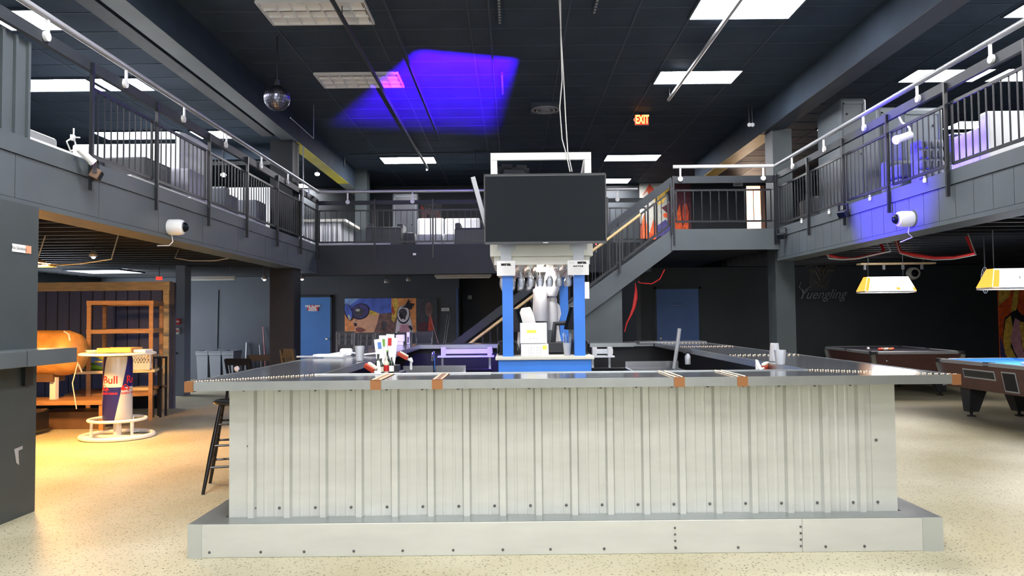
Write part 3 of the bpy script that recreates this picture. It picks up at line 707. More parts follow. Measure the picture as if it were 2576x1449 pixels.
# hanging stemmed glasses
g = MB().lathe([(.034, 0), (.033, -.003), (.006, -.008), (.004, -.03), (.004, -.075), (.012, -.09), (.030, -.115), (.037, -.145), (.036, -.17), (.030, -.20), (.0295, -.20), (.034, -.17), (.0345, -.145), (.028, -.118), (.009, -.094)], (0, 0, 0), 14)
g0 = None
for r_, yy in enumerate((TY+.16, TY+.34, TY+.95, TY+1.25, TY+1.55)):
    for i in range(9 if r_ < 2 else 7):
        xx = TX0+.06+i*.098+.008
        if r_ == 0 and (i < 1 or i > 7): continue
        loc = (xx, yy, za-.100 if r_ < 2 else za-.1)
        if g0 is None:
            g0 = g.build('stemmed_glass', 'glass', smooth=True, loc=(0, 0, 0)); g0.location = loc
            tag(g0, 'clear stemmed glass hanging upside down in the rack under the tower canopy', 'glass', 'stemmed glasses hanging in the tower rack')
        else: dup(g0, loc)
# bundles of plastic cups in hanging sleeves
def cups(label, px0, px1, py0, py1, Y, m='cream_cup', hang=True):
    a, b = at(px0, py1, Y), at(px1, py0, Y); r = (b.x-a.x)/2; cx = (a.x+b.x)/2
    t = thing('cup_bundle', label, 'cups', (cx, Y, a.z)); n = 8
    mb = MB(); h = b.z-a.z
    for dx, dy in ((-.5, 0), (.45, .1), (0, -.45)):
        mb.lathe([(r*.45, 0), (r*.52, h*.1)] + [(r*(.46+.05*((k) % 2)), h*(.1+.82*k/16)) for k in range(17)] + [(r*.4, h*.95)], (cx+dx*r, Y+dy*r, a.z), 14)
    mb.build('stacked_cups', m, t, smooth=True)
    s = MB().lathe([(r*.95, h*.0), (r*1.05, h*.3), (r*.98, h*.8), (r*.7, h*1.0), (r*.5, h*1.14)], (cx, Y, a.z), 14)
    s.build('plastic_sleeve', 'bag', t, smooth=True)
    if hang: MB().tube([(cx, Y, b.z+.0), (cx, Y, za-.08)], .004, 5).build('string', 'cable', t)
M['cream_cup'] = mat('cream_plastic_cup', (.75, .70, .62), .5)
M['paper_cup'] = mat('white_paper_cup', (.83, .82, .80), .5)
cups('tall hanging sleeve of cream cups, left of the two inside the tower', 1341, 1377, 722, 808, 8.6)
cups('hanging sleeve of cream cups, lower and right, with a lilac bag top', 1378, 1402, 745, 830, 8.7)
tag(MB().lathe([(.06, 0), (.09, .08), (.085, .2), (.05, .32), (.02, .36)], at(1388, 745, 8.65), 12).build('plastic_bag', 'bag', smooth=True), 'translucent lilac plastic bag hanging below the stemmed glasses', 'bag')
# towels, paper stack, till gear on the ledge
def cloth(label, pts, Y, dep, m='paper'):
    P = [at(px, py, Y) for px, py in pts]
    return tag(MB().prism(P, (0, dep, 0)).build('towel', m, bevel=.012), label, 'towel')
cloth('white draped towel on the ledge behind the left blue post', [(1304, 820), (1306, 790), (1312, 775), (1334, 772), (1342, 790), (1350, 818), (1350, 896), (1300, 896)], 8.55, .18)
cloth('white crumpled bag at the right inside the tower above the tumbler', [(1400, 760), (1408, 768), (1412, 790), (1404, 815), (1408, 840), (1420, 896), (1398, 896), (1392, 800)], 8.9, .15)
t = thing('paper_box', 'white box of paper standing upright on the tower ledge with yellow marks', 'box', (at(1345, 860, 8.0).x, 8.0, 1.095))
a, b = at(1309, 865, 7.98), at(1376, 812, 7.98)
MB().box(a.x, b.x, 8.02, 8.2, a.z+.003, b.z).build('carton', 'paper', t, bevel=.004)
yl = M['yellow_mark'] = mat('yellow_marker', (.85, .80, .12), .8)
MB().box(a.x+.07, a.x+.165, 8.018, 8.02, a.z+.11, a.z+.14).build('yellow_label', 'yellow_mark', t)
text_mb('.. - ..', .05, front((a.x+b.x)/2, 8.0185, a.z+.06)).build('lettering', 'grey_ink', t)
t = thing('paper_box', 'lower white box with handwriting on the tower ledge, under the other box', 'box', (at(1345, 860, 8.0).x, 7.93, 1.095))
b = at(1380, 865, 7.93); a = at(1311, 902, 7.93)
MB().box(a.x, b.x, 7.94, 8.2, 1.095, a.z+.145).build('carton', 'paper', t, bevel=.004)
MB().box(b.x-.06, b.x-.02, 7.938, 7.94, a.z+.09, a.z+.13).build('yellow_label', 'yellow_mark', t)
for k in range(4):
    text_mb('- -- -  -- --', .035, front((a.x+b.x)/2, 7.9385, a.z+.03+.026*k)).build('lettering', 'grey_ink', t)
def monitor(label, px, py, Y, s, bend):
    c = at(px, py, Y); t = thing('till_screen', label, 'till screen', (c.x, Y, 1.095))
    q = Matrix.Rotation(s*1.1, 3, 'Z') @ Matrix.Rotation(.3, 3, 'X')
    MB().obox(c, (.30, .03, .25), q).build('screen', 'screen', t, bevel=.005)
    MB().obox(c+Vector((.02*s, .02, 0)), (.31, .02, .26), q).build('back_shell', 'soft_black', t, bevel=.005)
    f = Vector((c.x+bend, Y, 1.12))
    MB().tube([c+Vector((0, .03, -.05)), c+Vector((bend*.9, .03, -.06)), f+Vector((0, 0, .1)), f], .028, 8).build('arm', 'soft_black', t, smooth=True)
    MB().box(f.x-.1, f.x+.1, Y-.1, Y+.1, 1.095, 1.12).build('foot', 'soft_black', t, bevel=.005)
monitor('black till screen turned sideways behind the left blue post', 1294, 806, 8.4, -1, .12)
monitor('black till screen turned sideways behind the right blue post', 1442, 800, 8.4, 1, -.22)
bx('black_bin', 'rounded black tub on the tower ledge behind the left blue post', 'tub', 'gloss_black', TX0-.0, TX0+.21, 8.2, 8.75, 1.095, 1.24, bevel=.03)
bx('black_bin', 'rounded black tub on the tower ledge behind the right blue post', 'tub', 'gloss_black', TX1-.22, TX1+.0, 8.2, 8.75, 1.095, 1.24, bevel=.03)
bx('cash_drawer', 'long low black cash drawer box behind the paper boxes on the tower', 'cash drawer', 'soft_black', .08, .58, 8.3, 8.8, 1.095, 1.22, bevel=.01)
# tumbler with straws and pens
c = at(1427, 899, 8.02)
t = thing('straw_tumbler', 'blue-tinted tumbler packed with straws and pens beside the right blue post', 'tumbler', (c.x, 8.02, 1.095))
MB().lathe([(.032, 0), (.045, .13), (.042, .13), (.029, .006)], (c.x, 8.02, 1.096), 16).build('tumbler', 'plastic_clear', t, smooth=True)
for k in range(14):
    an = random.uniform(0, 2*PI); rr = random.uniform(.01, .022); l = random.uniform(.17, .24)
    m_ = random.choice(['silver', 'navy_cup', 'soft_black', 'white_enamel', 'skyblue'])
    MB().cyl((c.x+rr*math.cos(an), 8.02+rr*math.sin(an), 1.1), (c.x+2.6*rr*math.cos(an), 8.02+2.6*rr*math.sin(an), 1.1+l), .0035, n=6).build('straw', m_, t)
MB().box(TX1-.07, TX1-.035, TY+.05, TY+.07, 1.75, 1.97)
tag(MB().box(TX1-.075, TX1-.03, TY+.02, TY+.04, at(1478, 751, TY).z, at(1478, 709, TY).z).build('paper_tag', 'paper'), 'narrow white paper hanging on the outer side of the right blue post', 'paper')
tag(MB().tube([at(1277, 900, 8.3)+Vector((0, 0, .02)), at(1300, 860, 8.2), at(1306, 880, 8.1), at(1290, 896, 8.1)], .004, 5).build('cable', 'black'), 'thin black cable looping beside the left blue post', 'cable')
# cables dropping from the ceiling into the frame
mb = MB().tube([(.5, 8.0, ZC)] + [at(px, py, 8.0) for px, py in ((1410, 0), (1411, 100), (1414, 200), (1408, 270), (1414, 350), (1425, 390), (1434, 432))], .006, 6)
tag(mb.build('hanging_cable', 'cable', smooth=True), 'thin white cable hanging from the ceiling, the one that bows out left', 'cable')
mb = MB().tube([(.51, 8.02, ZC)] + [at(px, py, 8.02) for px, py in ((1412, 100), (1418, 200), (1423, 300), (1428, 380), (1439, 432))], .006, 6)
tag(mb.build('hanging_cable', 'cable', smooth=True), 'thin white cable hanging straight from the ceiling beside its twin', 'cable')
# ---------------- railings ----------------
def guard(label, p0, p1, post_t, side, brackets=None, rail_z=(.06, .685), cap=(.83, .93), pipe=1.055, spacing=.117, drop=.27, pipe_rng=None, cap_rng=None, skip=None, post_h=.90, wood=None, pmat='pipe', top_lbl=None):
    """railing from p0 to p1 (floor edge points); side = unit vector towards the open hall"""
    p0, p1, side = Vector(p0), Vector(p1), Vector(side); d = p1-p0; ln = Vector((d.x, d.y, 0)).length
    P = lambda t, z, o=0.0: p0 + d*(t/ln) + Vector((0, 0, z)) + side*o
    T = thing('guard_railing', label, 'railing', P(0, 0))
    for t in post_t: MB().bar(P(t, -drop, .035), P(t, post_h, .035), .030, .034, side).build('post', 'rail', T)
    ts = list(post_t)
    for a, b in zip(ts[:-1], ts[1:]):
        if skip and skip(a, b): continue
        a2, b2 = a+.05, b-.05
        mb = MB().bar(P(a2, rail_z[0], .0), P(b2, rail_z[0], .0), .022, .03).bar(P(a2, rail_z[1], .0), P(b2, rail_z[1], .0), .022, .03)
        mb.bar(P(a2, rail_z[0], 0), P(a2, rail_z[1], 0), .022, .022, side).bar(P(b2, rail_z[0], 0), P(b2, rail_z[1], 0), .022, .022, side)
        for t_, z_ in ((a, rail_z[0]), (a, rail_z[1]), (b, rail_z[0]), (b, rail_z[1])):
            mb.bar(P(t_, z_, .03), P(a2 if t_ == a else b2, z_, 0), .014, .014)
        fr = mb.build('panel_frame', 'rail', T)
        n = max(1, int(round((b2-a2)/spacing)))
        for i in range(1, n):
            t = a2+(b2-a2)*i/n
            MB().bar(P(t, rail_z[0]+.012, 0), P(t, rail_z[1]-.012, 0), .0115, .0115, side).build('baluster', 'rail', fr)
    c0, c1 = cap_rng or (ts[0], ts[-1])
    MB().bar(P(c0, (cap[0]+cap[1])/2, 0), P(c1, (cap[0]+cap[1])/2, 0), .045, cap[1]-cap[0]).build('cap_board', 'capboard', T)
    if brackets is not None:
        q0, q1 = pipe_rng or (ts[0], ts[-1])
        h = MB().tube([P(q0, pipe, .045), P(q1, pipe, .045)], .03, 12).build('handrail', pmat, T, smooth=True)
        for t in brackets:
            m = MB().bar(P(t, cap[1]-.04, .045), P(t, pipe, .045), .028, .02, side)
            m.cyl(P(t, (cap[0]+cap[1])/2+.01, .024), P(t, (cap[0]+cap[1])/2+.01, .052), .042, n=14)
            m.build('bracket', 'white_enamel', h)
    if wood:
        h = MB().tube([P(wood[0], wood[2], .08), P(wood[1], wood[2], .08)], .025, 10).build('wooden_handrail', 'handrail_wood', T, smooth=True)
        t = wood[0]+.3
        while t < wood[1]:
            MB().tube([P(t, wood[2]-.02, .08), P(t, wood[2]-.07, .08), P(t, wood[2]-.08, .02)], .008, 6).build('bracket', 'steel', h); t += 1.1
    return T
yl = [5.6+1.4*i for i in range(7)]
guard('long black picket railing with steel pipe handrail along the left balcony', (XL, 0, ZF), (XL, 20, ZF), [5.6, 7.0, 8.3, 9.74, 11.15, 12.6, 14.0, 15.2], (1, 0, 0),
      brackets=[6.3, 7.6, 8.96, 10.3, 11.75, 13.15, 14.5], pipe_rng=(3.0, 15.28), cap_rng=(3.0, 15.25), skip=lambda a, b: a < 5.7)
guard('black picket railing with steel pipe handrail along the right balcony', (XR, 0, ZF), (XR, 20, ZF), [5.4, 6.64, 7.88, 9.12, 10.35, 11.6, 12.95], (-1, 0, 0),
      brackets=[5.85, 7.1, 8.4, 9.7, 10.95, 12.2], pipe_rng=(4.0, 13.0), cap_rng=(4.0, 12.95))
bkp = [0, 1.15, 2.3, 3.45, 4.6, 5.75, 6.55]
guard('black picket railing across the back balcony, running behind the television', (XL, 15.28, ZF), (2.7, 15.28, ZF), bkp, (0, -1, 0),
      brackets=[.62, 1.9, 3.2, 4.5, 5.95], pipe_rng=(0, 6.35), rail_z=(.06, .685), cap=(.80, .88))
guard('short black picket railing with grey pipe on the stair landing at right', (2.74, 13.05, ZF), (XR, 13.05, ZF), [0, 1.70], (0, -1, 0),
      brackets=[.12, 1.52], pipe_rng=(0, XR-2.74-.03), rail_z=(.13, .66), cap=(.78, .90), spacing=.15, pmat='white_enamel')
# corrugated screen behind the handrail at the near left column
scr = thing('corrugated_screen', 'dark ribbed metal screen beside the near left column above the balcony edge', 'screen', (XL-.05, 5.3, ZF))
mb = MB(); y = 4.6
while y < 6.08:
    mb.box(XL-.06, XL-.05, y, y+.16, ZF, ZF+.80); mb.box(XL-.06, XL-.025, y+.13, y+.16, ZF, ZF+.80); y += .16
mb.build('metal_sheet', 'fascia', scr)
# ---------------- stairs ----------------
SX0, SX1, SY0, SY1 = -1.18, 2.74, 13.08, 14.3
st = thing('staircase', 'dark staircase descending leftwards from the landing behind the bar', 'staircase', (SX0, SY0, 0))
n = 14; run = (SX1-SX0)/n; rise = ZF/(n+1)
for i in range(n):
    x = SX0+i*run; z = rise*(i+1)
    MB().box(x, x+run+.02, SY0+.05, SY1-.05, z-.04, z).build('tread', 'soft_black', st)
sl = ZF/(SX1-SX0)
for y, mm in ((SY0-.02, 'fascia'), (SY1-.05, 'wall_dark')):
    MB().prism([(SX0-.1, y, 0), (SX0+.33, y, 0), (SX1+.03, y, ZF-.33), (SX1+.03, y, ZF+.02), (SX1, y, ZF+.02), (SX0-.1, y, .12)], (0, .06, 0)).build('stringer', mm, st)
MB().box(SX0+.33, SX1, SY0+.05, SY0+.06, 0, .001)
xe = at(1566, 800, 13.1).x
MB().prism([(SX0+.5, SY0+.05, .02), (xe, SY0+.05, .02), (xe, SY0+.05, (xe-SX0)*sl-.30), (SX0+.5, SY0+.05, .5*sl-.3+.05)], (0, .02, 0)).build('side_panel', 'fascia', st)
posts = [.15, 1.1, 2.05, 3.0, 3.88]
guard('sloping black stair railing with a wooden handrail behind the bar', (SX0, 13.05, .0), (SX1, 13.05, ZF-.05), posts, (0, -1, 0), rail_z=(.17, .72), cap=(.82, .95),
      drop=.0, wood=(.1, 3.35, .72), spacing=.12, cap_rng=(-.05, 3.92), post_h=.86)
guard('far sloping black railing on the back side of the staircase', (SX0, 14.3, .0), (SX1, 14.3, ZF-.05), posts, (0, 1, 0), rail_z=(.15, .74), cap=(.84, .90),
      drop=-.1, spacing=.14, cap_rng=(0, 3.9), post_h=.86)
# ---------------- ground floor, left ----------------
# drink ledge on the near left column
bx('drink_ledge', 'dark grey drink ledge wrapped round the near left column', 'ledge', 'fascia', -4.6, -3.50, 4.2, 5.60, 1.17, 1.285)
t = thing('drink_ledge', 'dark end of the drink ledge reaching out past the near left column', 'ledge', (-3.7, 6.0, 1.17))
MB().box(-3.78, -3.50, 5.61, 6.24, 1.17, 1.285).build('board', 'fascia', t)
MB().box(-3.785, -3.76, 6.0, 6.1, 1.0, 1.17).build('bracket', 'black', t)
a, b = at(30, 641, 5.62), at(74, 625, 5.62)
t = thing('column_sticker', 'small white and orange NO SMOKING sticker on the near left column', 'sticker', (-3.89, 5.8, a.z))
MB().box(-3.788, -3.785, 5.86, 6.09, 2.03, 2.09).build('sticker', 'paper', t)
MB().box(-3.785, -3.784, 6.02, 6.09, 2.03, 2.09).build('orange_part', mat('orange_print', (.75, .35, .2), .7), t)
text_mb('No Smoking', .036, lambda u, v: (-3.7835, 5.94+u, 2.06+v)).build('lettering', 'ink', t)
# tall round drinks-can bar table
tb = thing('round_bar_table', 'round white-rimmed bar table with a blue and silver drinks-can column', 'bar table', (at(296, 1000, 10.05).x, 10.05, 0))
X, Y = tb.location.x, 10.05
def ring(cx, cy, r, z, tr, n=40): return MB().tube([(cx+r*math.cos(2*PI*i/n), cy+r*math.sin(2*PI*i/n), z) for i in range(n)], tr, 10, closed=True)
ring(X, Y, .425, .028, .028).build('base_ring', 'white_enamel', tb, smooth=True)
ring(X, Y, .335, .235, .020).build('foot_ring', 'white_enamel', tb, smooth=True)
MB().lathe([(.05, .2), (.15, .205), (.168, .23), (.175, .27), (.175, .98), (.165, 1.04), (.10, 1.06)], (X, Y, 0), 48).build('can_column', 'can', tb, smooth=True)
for an in (200, 330, 80):
    a = math.radians(an); cx, cy = X+.30*math.cos(a), Y+.30*math.sin(a)
    MB().cyl((cx, cy, .02), (cx, cy, .235), .018).bar((cx, cy, .03), (X+.42*math.cos(a), Y+.42*math.sin(a), .03), .05, .02).build('strut', 'white_enamel', tb)
MB().cyl((X, Y, .0), (X, Y, .21), .05).box(X-.3, X+.3, Y-.05, Y+.05, .005, .03).build('stem', 'white_enamel', tb)
MB().lathe([(.10, 1.055), (.43, 1.06), (.455, 1.068), (.455, 1.085), (.43, 1.095), (.40, 1.085), (.01, 1.085)], (X, Y, 0), 48).build('tabletop', 'white_enamel', tb, smooth=True)
def wrap(a0, z0, r=.1765): return lambda u, v: (X+r*math.sin(a0+u/r), Y-r*math.cos(a0+u/r), z0+v)
for k in range(2):
    a0 = math.radians(-46+180*k)
    text_mb('Red Bull', .135, wrap(a0, .745), bold=.0025).build('lettering', 'red', tb)
for k in range(4):
    a0 = math.radians(-12+90*k)
    text_mb('ENERGY DRINK', .034, wrap(a0, .575), bold=.001).build('lettering', 'red', tb)
    f = wrap(a0-.38, .64, .1768)
    MB().poly([f(-.06, -.01), f(-.03, .035), f(.0, .055), f(.03, .03), f(.06, .01), f(.085, -.02), f(.05, -.015), f(.055, -.045), f(.02, -.02), f(-.03, -.03)]).build('bull_emblem', 'red', tb)
# things on the round table
def lbx(name, label, cat, m, px0, px1, pyb, pyt, Y0, dep, zb=None, **k):
    a, b = at(px0, pyb, Y0), at(px1, pyt, Y0); z0 = a.z if zb is None else zb
    return bx(name, label, cat, m, a.x, b.x, Y0, Y0+dep, z0, max(b.z, z0+.01), **k)
t = thing('wooden_tray', 'orange-brown wooden tray box on top of the round bar table', 'tray', (X+.05, 10.0, 1.096))
for a_ in ((X-.17, X+.26, 9.85, 9.87), (X-.17, X+.26, 10.15, 10.17), (X-.17, X-.15, 9.87, 10.15), (X+.24, X+.26, 9.87, 10.15)): MB().box(*a_, 1.096, 1.155).build('side', 'cardboard', t)
MB().box(X-.15, X+.24, 9.87, 10.15, 1.097, 1.105).build('bottom', 'cardboard', t)
tag(MB().lathe([(.07, 0), (.1, .03), (.095, .03), (.066, .004)], (X-.29, 10.0, 1.096), 18).build('shallow_dish', 'white_enamel', smooth=True), 'shallow white dish at the left of the wooden tray on the round table', 'dish')
t = thing('flat_carton', 'flat white carton at the right of the wooden tray on the round table', 'carton', (X+.35, 10.0, 1.096))
MB().box(X+.265, X+.42, 9.9, 10.12, 1.096, 1.13).build('carton', 'paper', t, bevel=.004)
# timber rack with shelves
RY0, RY1 = 11.50, 12.65
rx0 = at(217, 900, RY0).x; rx1 = rx0+.90
rk = thing('timber_rack', 'open rack of brown timber with four posts standing before the navy boards', 'rack', (rx0, RY0, 0))
zt, zm = at(290, 756, RY0).z, at(290, 829, RY0).z
wp = .055
for x in (rx0, rx1-wp):
    for y in (RY0, RY1-wp):
        MB().box(x, x+wp, y, y+wp, 0, zt-wp).build('post', 'wood_mid', rk)
for z_, nm in ((zt, 'top_frame'), (zm, 'middle_frame')):
    m = MB().box(rx0-.005, rx1+.005, RY0-.004, RY0+wp, z_-.06, z_).box(rx0-.005, rx1+.005, RY1-wp, RY1+.004, z_-.06, z_).box(rx0-.004, rx0+wp, RY0+wp, RY1-wp, z_-.06, z_).box(rx1-wp, rx1+.004, RY0+wp, RY1-wp, z_-.06, z_)
    m.build(nm, 'wood_mid', rk)
MB().box(rx0-.16, rx1+.03, RY0-.02, RY1-.06, .72, .76).build('shelf', 'wood_light', rk)
MB().box(rx0-.3, rx1+.0, RY0+.07, RY1-.07, .36, .42).build('lower_shelf', 'wood_mid', rk)
MB().bar((rx0+.45, RY0+.03, .36), (rx0+.55, RY0-.02, 0), .03, .03).build('brace', 'wood_mid', rk)
rk.rotation_euler = (0, 0, math.radians(17))
# load on the rack
def sack(label, name, cat, m, c, sx, sy, sz):
    mb = MB(); s = MB().sph((0, 0, 0), 1.0, 16)
    mb.add([(c[0]+v.x*sx*(1+.12*math.sin(5*v.y+3*v.z)), c[1]+v.y*sy, c[2]+v.z*sz*(1+.1*math.sin(4*v.x))) for v in s.v], s.f)
    return tag(mb.build(name, m, smooth=True), label, cat)
sack('crumpled yellow jacket piled on the rack shelf left of the can column', 'jacket', 'jacket', 'yellow', (rx0+.12, 11.9, .92), .24, .2, .135)
sack('bright green roll lying on the front of the rack shelf', 'green_roll', 'roll', 'green', (rx0+.05, 11.68, .82), .19, .09, .055)
mb = MB().obox((rx0+.02, 11.62, .93), (.42, .05, .09), Matrix.Rotation(.38, 3, 'Y')); tag(mb.build('blue_level', 'skyblue', bevel=.008), 'slanting blue plastic bar leaning on the yellow jacket on the rack', 'plastic bar')
tag(ring(rx0+.2, 11.55, .085, .90, .010, 24).build('yellow_cord', 'yellow', smooth=True), 'coil of pale yellow cord in front of the jacket on the rack', 'cord')
bk = thing('laundry_basket', 'white basket with slotted holes hanging behind the can column at right', 'basket', (rx1-.05, 11.75, .762))
a, b = at(333, 930, 11.7), at(377, 880, 11.7); a.z = .762
m = MB().box(a.x, b.x, 11.7, 11.72, a.z, a.z+.12).box(a.x, b.x, 11.7, 11.72, b.z-.04, b.z)
for i in range(7):
    xx = a.x+(b.x-a.x)*i/6; m.box(xx-.008, xx+.008, 11.7, 11.72, a.z+.1, b.z)
m.box(a.x, b.x, 11.7, 11.72, (a.z+b.z)/2+.02, (a.z+b.z)/2+.035)
m.box(a.x, b.x, 11.72, 11.80, a.z, a.z+.015).box(b.x-.015, b.x, 11.72, 11.80, a.z, b.z).box(a.x, a.x+.015, 11.72, 11.80, a.z, b.z).box(a.x, b.x, 11.79, 11.81, a.z, b.z)
m.build('basket_body', 'white_enamel', bk)
tag(lbx('carton', 'tan carton standing between the can column and the slotted basket', 'carton', 'cardboard', 318, 334, 930, 884, 11.7, .15, zb=.762), 'tan carton standing between the can column and the slotted basket', 'carton')
bx('folded_mat', 'pale folded mat on the lower shelf of the timber rack', 'mat', 'wood_light', rx1-.52, rx1-.18, 12.0, 12.4, .424, .47)
for i in range(5):
    xx = at(383+5*i, 893, 12.2).x; zz = at(383, 897, 12.2).z
    o = MB().lathe([(.013, 0), (.015, .04), (.010, .045), (.008, .004)], (xx, 12.2, zz), 12).build('steel_cup', 'chrome', smooth=True)
    tag(o, 'small steel cup in the row on the dark shelf right of the rack', 'cup', 'steel cups on the dark shelf')
zz = at(383, 897, 12.2).z
t = thing('dark_shelf_unit', 'low dark shelf unit in the corner right of the timber rack', 'shelf unit', (at(395, 950, 12.2).x, 12.3, 0))
a, b = at(380, 950, 12.1).x, at(402, 950, 12.1).x+.03
MB().box(a+.02, b, 12.08, 12.3, zz-.025, zz-.002).build('shelf', 'soft_black', t); MB().box(a+.02, b, 12.08, 12.3, .45, .48).build('shelf', 'wood_dark', t)
for x_ in (a+.02, b-.03):
    for y_ in (12.08, 12.27): MB().box(x_, x_+.03, y_, y_+.03, 0, zz-.025).build('leg', 'soft_black', t)
# tan leather barrel on a stand
bl = thing('leather_barrel', 'large tan leather-covered barrel lying on a stand behind the near left column', 'barrel', (at(120, 900, 10.9).x, 10.9, 0))
cx = at(212, 888, 10.9).x; cz = at(110, 888, 10.9).z; R_ = .315
MB().lathe([(.01, 0), (.17, .02), (.26, .08), (R_, .22), (R_+.005, .6), (R_, 1.4), (.2, 1.5), (.01, 1.52)], (cx, 10.9, cz), 28, (-1, 0, 0)).build('body', 'tan_leather', bl, smooth=True)
MB().box(cx-1.2, cx-.35, 10.75, 11.05, cz-R_-.08, cz-R_+.03).build('saddle_block', 'wood_dark', bl)
MB().box(cx-.42, cx-.34, 10.8, 10.88, .42, cz-R_-.02).build('stand_post', 'white_paint', bl); MB().box(cx-1.15, cx-1.07, 10.8, 10.88, .42, cz-R_-.02).build('stand_post', 'white_paint', bl)
MB().tube([(cx-.02, 10.88, cz-.27), (cx-.06, 10.7, cz+.05), (cx-.12, 10.72, cz+.26), (cx-.2, 10.75, cz+.3)], .012, 6).build('rope', 'cable', bl, smooth=True)
MB().tube([(cx+.08, 10.6, cz-.12), (cx+.02, 10.58, cz-.4), (cx+.08, 10.58, cz-.75)], .008, 6).build('rope', 'cable', bl, smooth=True)
t = thing('low_bench', 'low wooden bench with papers under the leather barrel', 'bench', (cx-.5, 10.9, 0))
MB().box(cx-1.3, cx+.45, 10.6, 11.2, .36, .42).build('top', 'wood_mid', t)
for x_ in (cx-1.28, cx+.36):
    for y_ in (10.62, 11.12): MB().box(x_, x_+.06, y_, y_+.06, 0, .36).build('leg', 'wood_mid', t)
a = at(87, 1040, 10.5)
t = thing('black_case', 'black rolling case low on the floor beside the near left column', 'case', (a.x, 10.5, 0))
MB().box(a.x-.5, a.x+.18, 10.1, 10.55, .03, .33).build('case', 'gloss_black', t, bevel=.03)
for i in range(5): MB().lathe([(.014, 0), (.01, .01), (.001, .012)], (a.x-.05+.05*i, 10.1, .17+.012*i), 8, (0, -1, 0)).build('rivet', 'chrome', t)
bx('grey_crate', 'long grey crate pushed under the low bench', 'crate', 'wood_dark', cx-.62, cx+.25, 10.85, 11.3, 0, .24)
# fire alarm boxes and switch on the grey column
def wallbox(label, px0, px1, py0, py1, Y, m, txt=None, name='wall_box', cat='wall box', mt='paper', dep=.05):
    a, b = at(px0, py1, Y), at(px1, py0, Y); t = thing(name, label, cat, ((a.x+b.x)/2, Y, a.z))
    MB().box(a.x, b.x, Y-dep, Y, a.z, b.z).build('housing', m, t, bevel=.006)
    if txt: text_mb(txt, (b.z-a.z)*.42, front((a.x+b.x)/2, Y-dep-.002, (a.z+b.z)/2), bold=.002).build('lettering', mt, t)
    return t
wallbox('red fire alarm box on the pale grey column', 442, 455, 802, 816, 15.499, 'red', 'FIRE', name='fire_alarm_box', cat='alarm box')
wallbox('white fire alarm strobe below the red box on the grey column', 441, 452, 825, 841, 15.499, 'white_enamel', 'FIRE', name='alarm_strobe', cat='alarm box', mt='red')
wallbox('tiny black switch low on the pale grey column', 441, 447, 886, 891, 15.499, 'ink', name='switch', cat='switch', dep=.02)
# red sign on the blue door
sg = wallbox('red FIRE ALARM PANEL INSIDE sign on the left blue door', 773, 801, 767, 782, 19.744, 'red', None, name='door_sign', cat='sign', dep=.012)
a, b = at(773, 783, 19.744), at(801, 767, 19.744)
for i, s_ in enumerate(('FIRE ALARM', 'PANEL', 'INSIDE')): text_mb(s_, .072, front((a.x+b.x)/2, 19.729, b.z-.035-.05*i), bold=.003).build('lettering', 'paper', sg)
sg = wallbox('small faint sign plate on the navy door at right', 1693, 1716, 764, 771, 17.444, 'blue_door_dark', None, name='door_sign', cat='sign', dep=.012)
a, b = at(1693, 771, 17.444), at(1716, 764, 17.444)
text_mb('- - - - -', .09, front((a.x+b.x)/2, 17.43, (a.z+b.z)/2)).build('lettering', 'silver', sg)
# three slim waste bins
t0 = thing('waste_bin', 'tall slim grey waste bin, leftmost of three against the back wall', 'waste bin', (at(516, 900, 18.9).x, 19.0, 0))
def frust(x0, x1, y0, y1, z0, x2, x3, y2, y3, z1):
    return MB().add([(x0, y0, z0), (x1, y0, z0), (x1, y1, z0), (x0, y1, z0), (x2, y2, z1), (x3, y2, z1), (x3, y3, z1), (x2, y3, z1)], [(0, 1, 2, 3), (0, 4, 5, 1), (1, 5, 6, 2), (2, 6, 7, 3), (3, 7, 4, 0)])
bxx = t0.location.x
frust(bxx-.115, bxx+.115, 18.75, 19.2, 0, bxx-.14, bxx+.14, 18.7, 19.25, .74).build('body', 'bin_grey', t0)
MB().box(bxx-.150, bxx+.150, 18.685, 18.71, .66, .76).box(bxx-.150, bxx+.150, 19.24, 19.265, .66, .76).box(bxx-.155, bxx-.135, 18.71, 19.24, .66, .76).box(bxx+.135, bxx+.155, 18.71, 19.24, .66, .76).box(bxx-.152, bxx+.152, 18.67, 19.28, .735, .75).build('rim', 'bin_grey', t0, bevel=.004)
dup(t0, (at(548, 900, 18.9).x, 19.0, 0), 0, 'tall slim grey waste bin, middle one of three against the back wall')
dup(t0, (at(580, 900, 18.9).x, 19.0, 0), 0, 'tall slim grey waste bin, rightmost of three, beside the dark chairs')
# broom handles, conduit on the wall
for (p, q, r_, m_, lb, cat, nm) in (((665, 892), (662, 822), .014, mat('pinkish_handle', (.5, .2, .2), .5), 'pale red broom handle leaning on the back wall beside the far column', 'broom handle', 'broom_handle'),
                           ((617, 905), (621, 862), .03, 'silver', 'short grey tube leaning on the back wall behind the dark chairs', 'tube', 'grey_tube'),
                           ((656, 890), (653, 868), .016, 'silver', 'thin dark tool handle leaning left of the pale red broom', 'tool handle', 'tool_handle')):
    a, b = at(*p, 19.5), at(*q, 19.74); d = (b-a); a = b + d*(-(b.z)/d.z) if abs(d.z) > .01 else a
    a = Vector((at(*p, 19.5).x+(at(*p, 19.5).x-b.x)*.5, 19.45, 0.01))
    mb = MB().cyl(a, b, r_, n=10)
    tag(mb.build(nm, m_, smooth=True), lb, cat)
a, b = at(549, 730, 19.78), at(546, 877, 19.78)
tag(MB().cyl((a.x, 19.785, a.z), (b.x, 19.785, b.z), .013, n=8).build('wall_conduit', 'wall', smooth=True), 'slim grey conduit running down the back wall above the waste bins', 'conduit')
